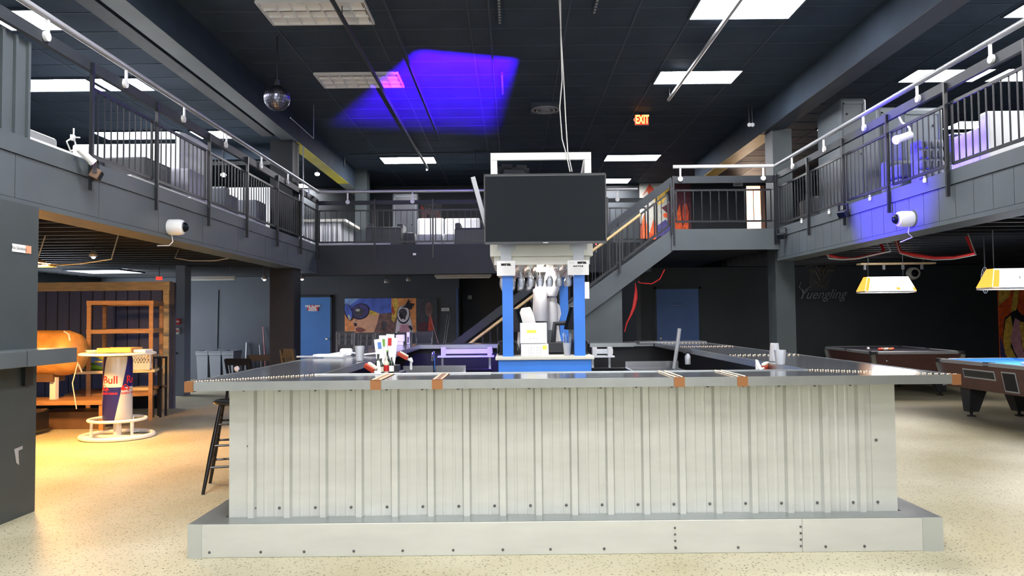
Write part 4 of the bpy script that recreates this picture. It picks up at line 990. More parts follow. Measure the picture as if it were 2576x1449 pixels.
# ---------------- seats ----------------
def bar_stool(label, loc, rz=0, seat=.78):
    t = thing('bar_stool', label, 'bar stool', loc, rz)
    MB().lathe([(.01, seat-.045), (.15, seat-.045), (.18, seat-.03), (.185, seat-.012), (.17, seat), (.10, seat-.008), (.01, seat-.012)], (0, 0, 0), 28).build('seat', 'gloss_black', t, smooth=True, local=True)
    ft = [(sx*.235, sy*.235) for sx, sy in ((-1, -1), (1, -1), (1, 1), (-1, 1))]; tp = [(x*.47, y*.47) for x, y in ft]
    def P(i, z): f = z/(seat-.045); return Vector((ft[i][0]+(tp[i][0]-ft[i][0])*f, ft[i][1]+(tp[i][1]-ft[i][1])*f, z))
    for i in range(4):
        MB().cyl(P(i, 0), P(i, .3), .014, .020, 10).cyl(P(i, .3), P(i, seat-.04), .020, .016, 10).build('leg', 'gloss_black', t, smooth=True, local=True)
    for i in range(4):
        for h in (.22, .40, .58):
            z = h + (.045 if i % 2 else 0)
            MB().cyl(P(i, z), P((i+1) % 4, z), .010, n=8).build('rung', 'gloss_black', t, smooth=True, local=True)
    return t
bar_stool('black wooden bar stool half hidden behind the left end of the bar front', (-2.50, 7.0, 0), .25)
def chair(label, loc, rz, style, seat=.76, h=1.12, wdt=.42):
    t = thing('bar_chair', label, 'chair', loc, rz)      # faces -y, back rest at +y
    m = 'rail'; w2 = wdt/2
    MB().box(-w2, w2, -w2, w2, seat-.03, seat+.02).build('seat', 'dark_vinyl', t, local=True, bevel=.012)
    for s in (-1, 1):
        MB().bar((s*(w2-.02), -w2+.02, 0), (s*(w2-.03), -w2+.03, seat-.03), .035, .035, (0, 1, 0)).build('leg', m, t, local=True)
        MB().bar((s*(w2-.02), w2+.06, 0), (s*(w2-.02), w2-.02, seat), .035, .035, (0, 1, 0)).bar((s*(w2-.02), w2-.02, seat), (s*(w2-.01), w2+.07, h), .03, .04, (0, 1, 0)).build('leg', m, t, local=True)
    bk = MB()
    def B(z): return w2-.02+.09*(z-seat)/(h-seat)
    if style == 'lattice':
        for z, th in ((h-.03, .07), (seat+.12, .045), (seat+.23, .035)): bk.bar((-w2+.02, B(z), z), (w2-.02, B(z), z), .022, th)
        for k in (-.33, 0, .33): bk.bar((k*wdt, B(seat+.14), seat+.14), (k*wdt, B(h-.03), h-.03), .032, .025, (0, 1, 0))
    elif style == 'slat':
        bk.bar((-w2+.02, B(h-.05), h-.05), (w2-.02, B(h-.05), h-.05), .022, .12); bk.bar((-w2+.02, B(seat+.08), seat+.08), (w2-.02, B(seat+.08), seat+.08), .022, .03)
        for k in (-.34, -.17, 0, .17, .34): bk.bar((k*wdt, B(seat+.08), seat+.08), (k*wdt, B(h-.1), h-.1), .018, .018, (0, 1, 0))
    else:
        bk.bar((-w2+.01, B(h-.14), h-.14), (w2-.01, B(h-.14), h-.14), .03, .26)
    bk.build('backrest', m, t, local=True)
    for s in (-1, 1): MB().bar((s*(w2-.02), -w2+.02, .25), (s*(w2-.02), w2+.03, .25), .02, .02).build('stretcher', m, t, local=True)
    MB().bar((-w2+.02, -w2+.02, .3), (w2-.02, -w2+.02, .3), .02, .02).build('stretcher', m, t, local=True)
    return t
def ch(label, px, py, Y, rz, style, wdt=.42):
    a = at(px, py, Y); chair(label, (a.x, Y, 0), rz, style, h=a.z, seat=a.z-.36, wdt=wdt)
ch('black slat-back chair, left of the two in front of the waste bins', 622, 901, 14.2, PI*.93, 'slat', .5)
ch('black slat-back chair beside the far left column, right of its neighbour', 659, 892, 15.4, PI*1.05, 'slat', .45)
ch('black chair back showing alone in front of the left blue door', 741, 878, 10.2, PI*.9, 'slat', .2)
ch('black lattice-back chair at the far left side of the bar, nearest the blue door', 866, 835, 12.9, 0.1, 'lattice', .32)
ch('second black lattice-back chair from the blue door, below the painted face', 919, 838, 13.0, 0.05, 'lattice', .31)
ch('third black lattice-back chair from the blue door, behind the menus', 966, 838, 13.1, 0, 'lattice', .28)
ch('black solid-back chair behind the white napkin holder', 1015, 835, 13.0, 0, 'solid', .25)
ch('black chair with a studded edge standing at the back bar near the stair foot', 1064, 833, 13.3, 0, 'solid', .30)
tag(sack('small white ball-shaped object by the slat-back chair at the bar edge', 'white_ball', 'ball', 'white_enamel', (at(596, 928, 13.4).x, 13.4, at(596, 928, 13.4).z), .045, .045, .05), 'small white round shade by the slat-back chair at the bar edge', 'lamp shade')
a = at(596, 935, 13.4); tag(MB().cyl((a.x, 13.4, 0), (a.x, 13.4, a.z+.02), .012).lathe([(.1, 0), (.1, .015), (.012, .02)], (a.x, 13.4, 0), 14).build('shade_stand', 'soft_black'), 'thin dark stand holding the white round shade beside the slat-back chair', 'stand')
# ---------------- things on and in the bar ----------------
def cup(label, px, py, Z, r0, r1, h, m='plastic_clear', name='plastic_cup', group=None, flip=False):
    p = atz(px, py, Z); pr = [(r0*.2, .002), (r0, 0), (r0*1.02, h*.1), (r1, h), (r1*.96, h), (r0*.95, .008), (r0*.2, .006)]
    if flip: pr = [(r, h-z) for r, z in pr]
    return tag(MB().lathe(pr, (p.x, p.y, Z+.002), 20).build(name, m, smooth=True), label, 'cup', group)
cup('single clear plastic tumbler on the left bar top near the white charger', 905, 908, CT1, .032, .045, .135)
cup('clear plastic cup, front one of the pair on the right bar top', 1963, 917, CT1, .034, .046, .11)
p = atz(1949, 909, CT1)
t = thing('cup_stack', 'frosted stack of upturned plastic cups behind the clear cup on the right bar top', 'cups', (p.x, p.y, CT1))
mb = MB()
for k in range(4): mb.lathe([(.045, k*.012), (.034, k*.012+.11), (.03, k*.012+.112), (.001, k*.012+.112)], (p.x, p.y, CT1+.002), 18)
mb.build('cups', 'plastic_clear', t, smooth=True)
p = atz(826, 900, CT1)
t = thing('white_ladle', 'white plastic scoop lying on the left bar top in front of the blue door', 'scoop', (p.x, p.y, CT1))
MB().prism([(p.x-.16, p.y, CT1+.004), (p.x-.05, p.y-.02, CT1+.004), (p.x+.16, p.y-.06, CT1+.004), (p.x+.17, p.y+.06, CT1+.004), (p.x-.05, p.y+.02, CT1+.004)], (0, 0, .035)).build('blade', 'white_enamel', t, bevel=.01)
MB().cyl((p.x-.32, p.y+.02, CT1+.012), (p.x-.1, p.y, CT1+.012), .01).build('handle', 'plastic_clear', t)
p = atz(871, 894, CT1)
t = thing('phone_charger', 'white plug-in charger box with a looped white lead on the left bar top', 'charger', (p.x, p.y, CT1))
MB().box(p.x-.065, p.x+.065, p.y-.04, p.y+.04, CT1+.002, CT1+.075).build('body', 'white_enamel', t, bevel=.025, seg=4)
MB().tube([(p.x-.06, p.y, CT1+.03), (p.x-.2, p.y-.15, CT1+.008), (p.x-.16, p.y-.3, CT1+.008), (p.x+.0, p.y-.32, CT1+.008), (p.x+.1, p.y-.26, CT1+.02)], .009, 6).tube([(p.x+.06, p.y-.02, CT1+.03), (p.x+.2, p.y-.1, CT1+.01), (p.x+.38, p.y-.12, CT1+.03), (p.x+.46, p.y-.28, CT1+.008)], .009, 6).build('lead', 'white_enamel', t, smooth=True)
p = atz(925, 912, CT1)
# bottle caddy and menus on the left bar top
cc = atz(966, 912, CT1); CXc = -1.085; CYc = 6.42; MZ = 1.05
cad = thing('menu_holder', 'black holder with standing drinks menus behind the bottles on the left bar top', 'menu holder', (CXc-.02, CYc+.2, MZ))
MB().box(CXc-.13, CXc+.12, CYc+.15, CYc+.26, MZ, MZ+.05).build('base', 'soft_black', cad, bevel=.004)
for dx, r_, h_, px_ in ((-.05, -.12, .22, 'skyblue'), (-.02, .0, .25, 'green'), (.035, .04, .26, 'red'), (.055, .12, .23, 'skyblue')):
    q = Matrix.Rotation(r_, 3, 'Y'); c_ = Vector((CXc+dx, CYc+.22+dx*.2, MZ+.05+h_/2))
    card = MB().obox(c_, (.07, .003, h_), q).build('menu_card', 'paper', cad)
    MB().obox(c_+Vector((0, -.004, h_*.25)), (.03, .001, h_*.25), q).build('print', px_, card)
def bottle(label, x, y, z, r, h, m, lm, capm='ink'):
    t = thing('bottle', label, 'bottle', (x, y, z))
    MB().lathe([(r*.9, 0), (r, .01), (r, h*.55), (r*.85, h*.64), (r*.34, h*.78), (r*.32, h*.95)], (x, y, z+.001), 16).build('glass_body', m, t, smooth=True)
    MB().lathe([(r*1.03, h*.15), (r*1.03, h*.48)], (x, y, z+.001), 16).build('label_band', lm, t, smooth=True)
    MB().lathe([(r*.38, h*.94), (r*.38, h*1.0), (.001, h*1.0)], (x, y, z+.001), 12).build('cap', capm, t, smooth=True)
    return t
M['dark_glass'] = mat('dark_green_glass', (.015, .03, .018), .1)
M['cream_label'] = mat('cream_label', (.72, .68, .55), .6)
bz = 1.05
bx('bottle_well', 'black bottle well inside the left bar holding the sauce bottles', 'bottle well', 'soft_black', -1.15, -.92, 6.1, 6.72, .3, bz)
bl_ = (('dark round-shouldered bottle at the left of the bottle well', -1.09, .05, .026, .155, 'dark_glass', 'soft_black', 'soft_black'),
       ('bottle with a tall cream label at the front left of the bottle well', -1.05, -.05, .020, .125, 'dark_glass', 'cream_label', 'ink'),
       ('cream bottle with a red stripe in the middle of the bottle well', -1.012, -.02, .021, .145, 'cream_label', 'red', 'cream_label'),
       ('bottle with a white label at the right end of the bottle well', -.968, -.04, .019, .14, 'dark_glass', 'paper', 'cream_label'),
       ('dark green necked bottle at the back of the bottle well', -1.02, .08, .022, .185, 'dark_glass', 'green', 'green'))
for lb, dx, dy, r_, h_, m_, l_, c_ in bl_: bottle(lb, dx, 6.25+dy, bz, r_, h_, m_, l_, c_)
# soda guns
def gun(label, p, q, end):
    P, Q = Vector(p), Vector(q); t = thing('soda_gun', label, 'soda gun', P)
    MB().bar(P, Q, .05, .04).build('handle', 'red_brown', t, bevel=.008)
    d = (Q-P).normalized()
    MB().bar(P+Vector((0, 0, .03))+d*.03, P+Vector((0, 0, .03))+d*.13, .03, .018).build('button_strip', 'cream_label', t, bevel=.004)
    MB().tube([Q, Q+d*.05, Vector(end)+Vector((0, 0, .12)), Vector(end)], .013, 8).build('hose', 'white_enamel', t, smooth=True)
gun('red-brown soda gun leaning at the inner edge of the left bar top', at(921, 918, 6.0), at(944, 934, 5.95), at(952, 950, 5.95))
gun('red-brown soda gun with a white hose in front of the purple-lit sink', at(1000, 888, 8.0), at(1026, 903, 8.0), at(1034, 930, 8.05))
gun('red soda gun lying at the inner corner of the right bar top', at(1934, 920, 6.3), at(1920, 927, 6.2), at(1905, 945, 6.2))
# napkin holder at the left rear corner
p = atz(1007, 868, CT1)
t = thing('napkin_holder', 'glowing white napkin box on the left rear corner of the bar', 'napkin holder', (p.x, p.y, CT1))
MB().box(p.x-.06, p.x+.06, p.y-.05, p.y+.05, CT1+.05, CT1+.15).build('box', 'paper', t, bevel=.01)
MB().box(p.x-.04, p.x+.04, p.y-.04, p.y+.04, CT1+.001, CT1+.05).build('foot', 'paper', t)
p = atz(1027, 866, CT1)
t = thing('napkin_holder', 'narrow white upright dispenser right of the napkin box on the back bar', 'dispenser', (p.x, p.y, CT1))
MB().box(p.x-.022, p.x+.022, p.y-.02, p.y+.02, CT1+.001, CT1+.18).build('tube', 'paper', t, bevel=.008)
MB().box(p.x-.008, p.x+.008, p.y-.022, p.y-.02, CT1+.02, CT1+.11).build('slot', 'ink', t)
# kit visible under the right bar top
a = at(1730, 905, 8.6)
t = thing('spray_bottle', 'black-topped white spray bottle under the right bar top', 'spray bottle', (a.x, 8.6, a.z-.06))
MB().lathe([(.03, 0), (.032, .09), (.012, .12)], (a.x, 8.6, a.z-.05), 14).build('bottle_body', 'silver', t, smooth=True)
MB().box(a.x-.05, a.x+.02, 8.59, 8.61, a.z+.07, a.z+.095).box(a.x-.012, a.x+.012, 8.59, 8.61, a.z+.05, a.z+.08).build('trigger_head', 'soft_black', t)
a = at(1735, 930, 8.7)
bx('dark_cabinet', 'dark equipment box under the right bar top holding the spray bottle', 'equipment box', 'wall', 1.75, IX1+.02, 8.45, 9.6, 0, at(1730, 912, 8.6).z-.02) if False else None
# ---------------- pool tables and lamps ----------------
def pool_table(label, c, rz, L_, W_, felt, h=.80, body_h=.36):
    t = thing('pool_table', label, 'pool table', (c[0], c[1], 0), rz)
    hl, hw = L_/2, W_/2; k = dict(local=True)
    bd = MB(); z0, z1 = h-body_h, h-.05
    bd.add([(-hw+.10, -hl+.10, z0), (hw-.10, -hl+.10, z0), (hw-.10, hl-.10, z0), (-hw+.10, hl-.10, z0), (-hw+.03, -hl+.03, z1), (hw-.03, -hl+.03, z1), (hw-.03, hl-.03, z1), (-hw+.03, hl-.03, z1)],
           [(0, 3, 2, 1), (4, 5, 6, 7), (0, 1, 5, 4), (1, 2, 6, 5), (2, 3, 7, 6), (3, 0, 4, 7)])
    bd.build('cabinet', 'pool_brown', t, **k)
    MB().box(-hw+.14, hw-.14, -hl+.14, hl-.14, h-.05, h-.03).build('playfield', felt, t, **k)
    r = .075
    for nm, a in (('rail', (-hw+r, hw-r, -hl, -hl+.07)), ('rail', (-hw+r, hw-r, hl-.07, hl)), ('rail', (-hw, -hw+.07, -hl+r, hl-r)), ('rail', (hw-.07, hw, -hl+r, hl-r))):
        MB().box(*a, h-.05, h).build(nm, 'silver' if felt == 'felt_black' else 'pipe', t, bevel=.01, **k)
    for a in ((-hw+.09, hw-.09, -hl+.07, -hl+.13), (-hw+.09, hw-.09, hl-.13, hl-.07), (-hw+.07, -hw+.13, -hl+.12, -.06), (-hw+.07, -hw+.13, .06, hl-.12), (hw-.13, hw-.07, -hl+.12, -.06), (hw-.13, hw-.07, .06, hl-.12)):
        MB().box(*a, h-.035, h-.005).build('cushion', felt, t, **k)
    for sx in (-1, 1):
        for sy in (-1, 0, 1):
            if sy: MB().box(*sorted((sx*hw, sx*(hw-.13))), *sorted((sy*hl, sy*(hl-.13))), h-.055, h+.006).build('corner_casting', 'soft_black', t, bevel=.012, **k)
            else: MB().box(*sorted((sx*(hw+.0), sx*(hw-.1))), -.06, .06, h-.052, h+.003).build('side_pocket', 'soft_black', t, **k)
            if sy: MB().bar((sx*(hw-.032), sy*(hl-.032), z1-.0), (sx*(hw-.098), sy*(hl-.098), z0+.01), .075, .06, (0, 1, 0)).build('corner_trim', 'alu', t, **k)
    for sx in (-1, 1):
        for sy in (-1, 1):
            m = MB(); x0, y0 = sx*(hw-.32), sy*(hl-.40)
            m.add([(x0-.07+sx*.05, y0-.07, .07), (x0+.07+sx*.05, y0-.07, .07), (x0+.07+sx*.05, y0+.07, .07), (x0-.07+sx*.05, y0+.07, .07), (x0-.13, y0-.12, z0), (x0+.13, y0-.12, z0), (x0+.13, y0+.12, z0), (x0-.13, y0+.12, z0)],
                  [(0, 3, 2, 1), (4, 5, 6, 7), (0, 1, 5, 4), (1, 2, 6, 5), (2, 3, 7, 6), (3, 0, 4, 7)])
            lg = m.build('leg', 'soft_black', t, **k)
            MB().lathe([(.06, 0), (.055, .015), (.02, .02), (.02, .072)], (x0+sx*.05, y0, 0), 14).build('levelling_foot', 'ink', lg, local=True)
    return t, z0, hl, hw
bt, z0, hl, hw = pool_table('brown pool table with bright blue cloth at the right edge of the photo', (7.02, 10.55), .035, 2.32, 1.25, 'felt_blue', .82, .40)
# ball return window and coin slot on its visible long side
sd = lambda y0, y1, za_, zb_, o=.006: [(-hw+.03+.07*(1-(z-z0)/(.82-.05-z0))-o, y, z) for y, z in ((y0, za_), (y1, za_), (y1, zb_), (y0, zb_))]
for nm, a, mo, mi in (('ball_window', (-.10, .55, .60, .69), 'silver', 'soft_black'), ('coin_panel', (-.52, -.28, .47, .70), 'silver', 'ink')):
    MB().prism(sd(a[0]-.02, a[1]+.02, a[2]-.02, a[3]+.02), (.012, 0, 0)).build(nm+'_frame', mo, bt, local=True)
    MB().prism(sd(*a, .009), (.012, 0, 0)).build(nm, mi, bt, local=True)
kt, _, _, _ = pool_table('dark brown pool table with black cloth standing behind the blue-clothed one', (7.32, 15.15), -.075, 2.62, 1.62, 'felt_black', .82, .40)
MB().lathe([(.02, 0), (.02, .012), (.001, .02)], (-.52, -1.26, .66), 10, (0, -1, 0)).build('key_lock', 'chrome', kt, local=True)
a = at(2184, 874, 15.3)
tag(MB().sph((a.x, 15.3, .82-.03+.0285), .029, 16).build('cue_ball', 'paper', smooth=True), 'white cue ball on the black-clothed pool table', 'ball')
for i in range(9):
    px = 2212+4.4*i; a = at(px, 878, 14.9+.05*(i % 3))
    c_ = M.get('ball%d' % i) or mat('ball_colour_%d' % i, random.choice([(.7, .1, .08), (.75, .6, .5), (.8, .75, .7), (.6, .25, .1)]), .15); M['ball%d' % i] = c_
    tag(MB().sph((a.x, 14.9+.055*(i % 3), .82-.03+.0285), .0285, 12).build('pool_ball', 'ball%d' % i, smooth=True), 'pinkish-white pool ball in the rack on the black-clothed pool table', 'ball', 'racked balls on the black pool table')
tag(MB().box(at(2555, 905, 10.5).x, at(2600, 905, 10.5).x, 10.1, 10.4, .79, .83).build('folded_cloth', 'paper', bevel=.01), 'folded white cloth lying on the blue pool table at the right edge', 'cloth')
def pool_lamp(label, x0, x1, y, z0, z1, inset=.12, dep=.36, hang=ZF-.2):
    t = thing('pool_table_lamp', label, 'hanging lamp', ((x0+x1)/2, y, z0))
    ya, yb = y-dep/2, y+dep/2
    V = [(x0, ya, z0+.03), (x1, ya, z0+.03), (x1, yb, z0+.03), (x0, yb, z0+.03), (x0+inset, ya+.1, z1), (x1-inset, ya+.1, z1), (x1-inset, yb-.1, z1), (x0+inset, yb-.1, z1)]
    for nm, f, m_ in (('front_panel', (0, 1, 5, 4), 'lamp_pool'), ('end_panel', (1, 2, 6, 5), 'lamp_orange'), ('back_panel', (2, 3, 7, 6), 'lamp_pool'), ('end_panel', (3, 0, 4, 7), 'lamp_orange')):
        MB().prism([V[i] for i in f], (0, 0, .004) if nm == 'x' else tuple((Vector(V[f[1]])-Vector(V[f[0]])).cross(Vector(V[f[2]])-Vector(V[f[0]])).normalized()*.006)).build(nm, m_, t)
    # printed logo strokes and orange corners on the front panel
    def FP(u, v): return Vector(V[0]).lerp(Vector(V[1]), u).lerp(Vector(V[4]).lerp(Vector(V[5]), u), v) + Vector((0, -.010, 0))
    for u0, u1, v0, v1, m_ in ((.0, .07, 0, .95, 'lamp_orange'), (.95, 1, 0, .25, 'lamp_orange'), (.62, .70, .08, .25, 'lamp_orange')):
        MB().poly([FP(u0, v0), FP(u1, v0), FP(u1, v1), FP(u0, v1)]).build('orange_print', m_, t)
    for u in (.13, .26, .49, .68): MB().poly([FP(u, .03), FP(u+.025, .03), FP(u+.015, .07)]).build('print_mark', 'ink', t)
    MB().poly([FP(.30, .45), FP(.315, .45), FP(.31, .7)]).build('print_mark', 'grey_ink', t)
    MB().box(x0+.01, x1-.01, ya, ya+.012, z0, z0+.03).box(x0+.01, x1-.01, yb-.012, yb, z0, z0+.03).box(x0, x0+.012, ya, yb, z0, z0+.03).box(x1-.012, x1, ya, yb, z0, z0+.03).build('lower_frame', 'white_enamel', t)
    for dy in (-.06, .06): MB().cyl((x0+.12, y+dy, z0+.08), (x1-.12, y+dy, z0+.08), .018, n=10).build('tube', 'lamp_pool_bulb', t)
    MB().box(x0+inset, x1-inset, ya+.1, yb-.1, z1-.002, z1+.004).build('top_plate', 'soft_black', t)
    for xx in (x0+inset+.05, x1-inset-.05): MB().cyl((xx, y, z1), (xx, y, hang), .005, n=6).build('chain', 'silver', t)
    return t
a, b = at(2165, 737, 14.6), at(2292, 699, 14.6)
pool_lamp('glowing pool table lamp over the black-clothed table', a.x, b.x, 14.6, a.z, b.z+.02, .10)
a, b = at(2476, 727, 10.6), at(2700, 675, 10.6)
pool_lamp('glowing pool table lamp at the right edge over the blue-clothed table', a.x, a.x+1.25, 10.6, a.z-.01, b.z, .09)
lamp('pool_light', 'AREA', (8.0-.9, 10.6, 1.74), 22, (1, .95, .9), None, (7.1, 10.6, 0), size=.8)
lamp('pool_light', 'AREA', (7.3, 14.6, 1.86), 16, (1, .95, .9), None, (7.3, 14.6, 0), size=.7)
# ---------------- seating on the upper floor ----------------
M['shade_vinyl'] = mat('shaded_white_vinyl', (.36, .36, .44), .45)  # white vinyl with shade put into the colour
def sofa(label, x0, x1, y0, y1, z1, m, back='+y', seat=.40, arms=True, name='sofa', cush=2):
    t = thing(name, label, 'sofa', ((x0+x1)/2, (y0+y1)/2, ZF)); z0 = ZF; b = .03
    MB().box(x0+.02, x1-.02, y0+.02, y1-.02, z0+.04, z0+.22).build('base', m, t, bevel=b)
    bt_ = .16
    bb = {'+y': (x0, x1, y1-bt_, y1), '-y': (x0, x1, y0, y0+bt_), '+x': (x1-bt_, x1, y0, y1), '-x': (x0, x0+bt_, y0, y1)}[back]
    MB().box(*bb, z0+.04, z1).build('backrest', m, t, bevel=.04, seg=3)
    if back[1] == 'y':
        ya, yb = (y0, y1-bt_) if back == '+y' else (y0+bt_, y1)
        w_ = (x1-x0-(.24 if arms else 0))/cush; xs = x0+(.12 if arms else 0)
        for i in range(cush): MB().box(xs+i*w_+.005, xs+(i+1)*w_-.005, ya, yb, z0+.22, z0+seat).build('seat_cushion', m, t, bevel=.035, seg=3)
        if arms:
            for q in ((x0, x0+.12), (x1-.12, x1)): MB().box(*q, ya, yb, z0+.04, z0+seat+.16).build('arm', m, t, bevel=.03, seg=3)
    else:
        xa_, xb_ = (x0, x1-bt_) if back == '+x' else (x0+bt_, x1)
        w_ = (y1-y0-(.24 if arms else 0))/cush; ys = y0+(.12 if arms else 0)
        for i in range(cush): MB().box(xa_, xb_, ys+i*w_+.005, ys+(i+1)*w_-.005, z0+.22, z0+seat).build('seat_cushion', m, t, bevel=.035, seg=3)
        if arms:
            for q in ((y0, y0+.12), (y1-.12, y1)): MB().box(xa_, xb_, *q, z0+.04, z0+seat+.16).build('arm', m, t, bevel=.03, seg=3)
    f = MB()
    for x in (x0+.07, x1-.07):
        for y in (y0+.07, y1-.07): f.cyl((x, y, z0-.003), (x, y, z0+.05), .02)
    f.build('feet', 'white_enamel', t)
    return t
def ottoman(label, x0, x1, y0, y1, z1, m='dark_vinyl'):
    t = thing('ottoman', label, 'ottoman', ((x0+x1)/2, (y0+y1)/2, ZF))
    MB().box(x0, x1, y0, y1, ZF+.05, z1).build('pad', m, t, bevel=.03, seg=3)
    f = MB()
    for x in (x0+.06, x1-.06):
        for y in (y0+.06, y1-.06): f.cyl((x, y, ZF-.003), (x, y, ZF+.06), .018)
    f.build('feet', 'white_enamel', t); return t
# left balcony
sofa('white sofa at the near end of the left balcony, seen through the pickets', -5.7, -5.0, 7.1, 8.5, ZF+.56, 'white_vinyl', back='+x', cush=4)
sofa('grey sofa with white piping behind the camera bracket on the left balcony', -5.6, -5.0, 9.3, 10.1, ZF+.55, 'grey_vinyl', back='-y')
ottoman('black tufted block seat at the right of the grey sofa on the left balcony', -4.98, -4.45, 9.4, 10.12, ZF+.55)
sofa('tall white high-backed banquette in the middle of the left balcony', -6.7, -4.75, 10.9, 11.9, ZF+1.25, 'white_vinyl', back='+y', cush=3)
t = thing('booth_end', 'white rounded end panel closing the tall white banquette on the left balcony', 'panel', (-4.68, 11.4, ZF))
MB().prism([(-4.745, 10.9, ZF), (-4.69, 10.9, ZF), (-4.64, 11.0, ZF), (-4.62, 11.4, ZF), (-4.64, 11.85, ZF), (-4.69, 11.95, ZF), (-4.745, 11.95, ZF)], (0, 0, 1.22)).build('panel', 'white_vinyl', t, bevel=.015)
ottoman('block for the white banquette arm, grey put in for its shade, left balcony', -4.60, -4.26, 10.2, 10.78, ZF+.56, 'shade_vinyl')  # stands for the banquette's white arm, shade put into its colour
sofa('dark grey curved-back sofa just beyond the middle post of the left railing', -5.1, -4.50, 12.2, 12.75, ZF+.66, 'grey_vinyl', back='-y')
sofa('long white banquette at the far end of the left balcony', -7.6, -4.35, 14.35, 15.3, ZF+1.15, 'white_vinyl', back='+y', cush=5)
ottoman('grey-violet block seat in front of the far white banquette by the column', -4.75, -4.35, 13.2, 13.7, ZF+.6, 'grey_vinyl')
a = at(562, 440, 17.2)
for px, py, Y in ((562, 440, 15.0), (798, 438, 17.0)):
    a = at(px, py, Y); t = thing('spot_lamp', 'small greenish-white spot lamp under the ceiling %s' % ('behind the far left balcony railing' if px < 700 else 'beside the yellow beam'), 'lamp', tuple(a))
    MB().sph(a, .055, 12, .7).build('bulb', emat('green_white_glow', (.85, 1, .9), 25), t); MB().cyl(a+Vector((0, 0, .03)), (a.x, a.y, ZC), .012, n=6).build('stem', 'soft_black', t)
# back balcony: small bar, sofas, cabinet, picture
Yb = 17.4
x0, x1 = at(744, 600, Yb).x, at(857, 600, Yb).x; zt = at(800, 553, Yb).z
t = thing('lounge_bar', 'small white ribbed bar with a pale top at the left of the back balcony', 'bar counter', ((x0+x1)/2, Yb, ZF))
MB().box(x0, x1, Yb, Yb+1.4, ZF, zt-.06).build('body', 'white_enamel', t)
mb = MB()
for i in range(9): xx = x0+.1+(x1-x0-.2)*i/8; mb.box(xx-.02, xx+.02, Yb-.015, Yb, ZF+.02, zt-.08)
for i in range(9): yy = Yb+.1+1.2*i/8; mb.box(x1, x1+.015, yy-.05, yy+.05, ZF+.02, zt-.08)
mb.build('ribs', 'silver', t)
MB().box(x0-.12, x1+.14, Yb-.12, Yb+1.5, zt-.06, zt).build('top', 'cream_paint', t)
def uback(label, px0, px1, pyt, Y, dep, m, **k):
    a, b = at(px0, pyt, Y), at(px1, pyt, Y); return sofa(label, a.x, b.x, Y, Y+dep, a.z, m, back='-y', **k)
uback('dark two-seat sofa with its back to the railing, left of two on the back balcony', 918, 1010, 571, 16.2, .8, 'dark_vinyl')
uback('dark two-seat sofa with its back to the railing, beside the television', 1143, 1232, 573, 16.2, .8, 'dark_vinyl')
def ufront(label, px0, px1, pyt, Y, dep, m, **k):
    a, b = at(px0, pyt, Y), at(px1, pyt, Y); return sofa(label, a.x, b.x, Y-dep, Y, a.z, m, back='+y', **k)
ufront('white sofa under the picture on the back balcony, left of its twin', 1052, 1118, 551, 18.6, .8, 'white_vinyl', arms=False, cush=1)
ufront('white sofa at the back balcony beside the edge-on television', 1120, 1208, 551, 18.6, .8, 'white_vinyl', arms=False, cush=2)
a = at(1017, 586, 17); b = at(1044, 586, 17)
ottoman('small dark block seat between the dark sofa and the white sofas', a.x, b.x, 16.9, 17.3, a.z)
for i, (p0, p1) in enumerate(((1048, 1112), (1116, 1150))):
    a, b = at(p0, 588, 16.9), at(p1, 588, 16.9)
    ottoman('low white block seat %s on the back balcony' % ('in front of the left white sofa' if i == 0 else 'half hidden behind the right dark sofa'), a.x, b.x, 16.9, 17.35, a.z, 'white_vinyl')
def cabinet(label, px0, px1, pyt, Y, dep, m, name='padded_booth', cat='booth wall', rim=True):
    a, b = at(px0, pyt, Y), at(px1, pyt, Y); t = thing(name, label, cat, ((a.x+b.x)/2, Y, ZF))
    MB().box(a.x, b.x, Y, Y+dep, ZF, a.z).build('panel', m, t, bevel=.05, seg=3)
    if rim:
        mb = MB(); e = .02
        mb.box(a.x+.05, a.x+.05+e, Y-.012, Y+.01, ZF+.1, a.z-.08).box(b.x-.05-e, b.x-.05, Y-.012, Y+.01, ZF+.1, a.z-.08).box(a.x+.05, b.x-.05, Y-.012, Y+.01, a.z-.1, a.z-.08)
        mb.build('piping', 'pad_vinyl', t)
        for k in range(3):
            for j in range(2): MB().sph((a.x+(b.x-a.x)*(.25+.5*j), Y-.004, ZF+.35+(a.z-ZF-.6)*k/2), .016, 8).build('button', 'soft_black', t)
    return t
cabinet('tall dark padded cabinet standing behind the dark sofa on the back balcony', 986, 1052, 486, 19.4, .5, 'dark_vinyl', cat='cabinet', name='padded_cabinet')
def picture(label, px0, px1, py0, py1, Y, bg, layers, name='wall_painting', dep=.03, extra=None):
    """flat painting: layers = (material, [(u,v)...]) in fractions of the picture"""
    a, b = at(px0, py1, Y), at(px1, py0, Y); W, H = b.x-a.x, b.z-a.z
    t = thing(name, label, 'painting', ((a.x+b.x)/2, Y, a.z))
    mats = [bg]; mb = MB().box(a.x, b.x, Y-dep, Y, a.z, b.z)
    for i, (m_, pts) in enumerate(layers):
        if m_ not in mats: mats.append(m_)
        mb.cm = mats.index(m_)
        mb.poly([(a.x+u*W, Y-dep-.0012*(i+1), a.z+v*H) for u, v in pts])
    mb.build('painted_panel', mats, t); return t
def ell(cx, cy, rx, ry, n=18, rot=0, a0=0, a1=360):
    o = []
    for i in range(n):
        a = math.radians(a0+(a1-a0)*i/(n if a1-a0 == 360 else n-1)); x, y = rx*math.cos(a), ry*math.sin(a)
        o.append((cx+x*math.cos(rot)-y*math.sin(rot), cy+x*math.sin(rot)+y*math.cos(rot)))
    return o
def pm(n, r, g, b, var=.25, sc=9): M[n] = mat(n, rgb(r, g, b), .6, var=var, scale=sc); return n
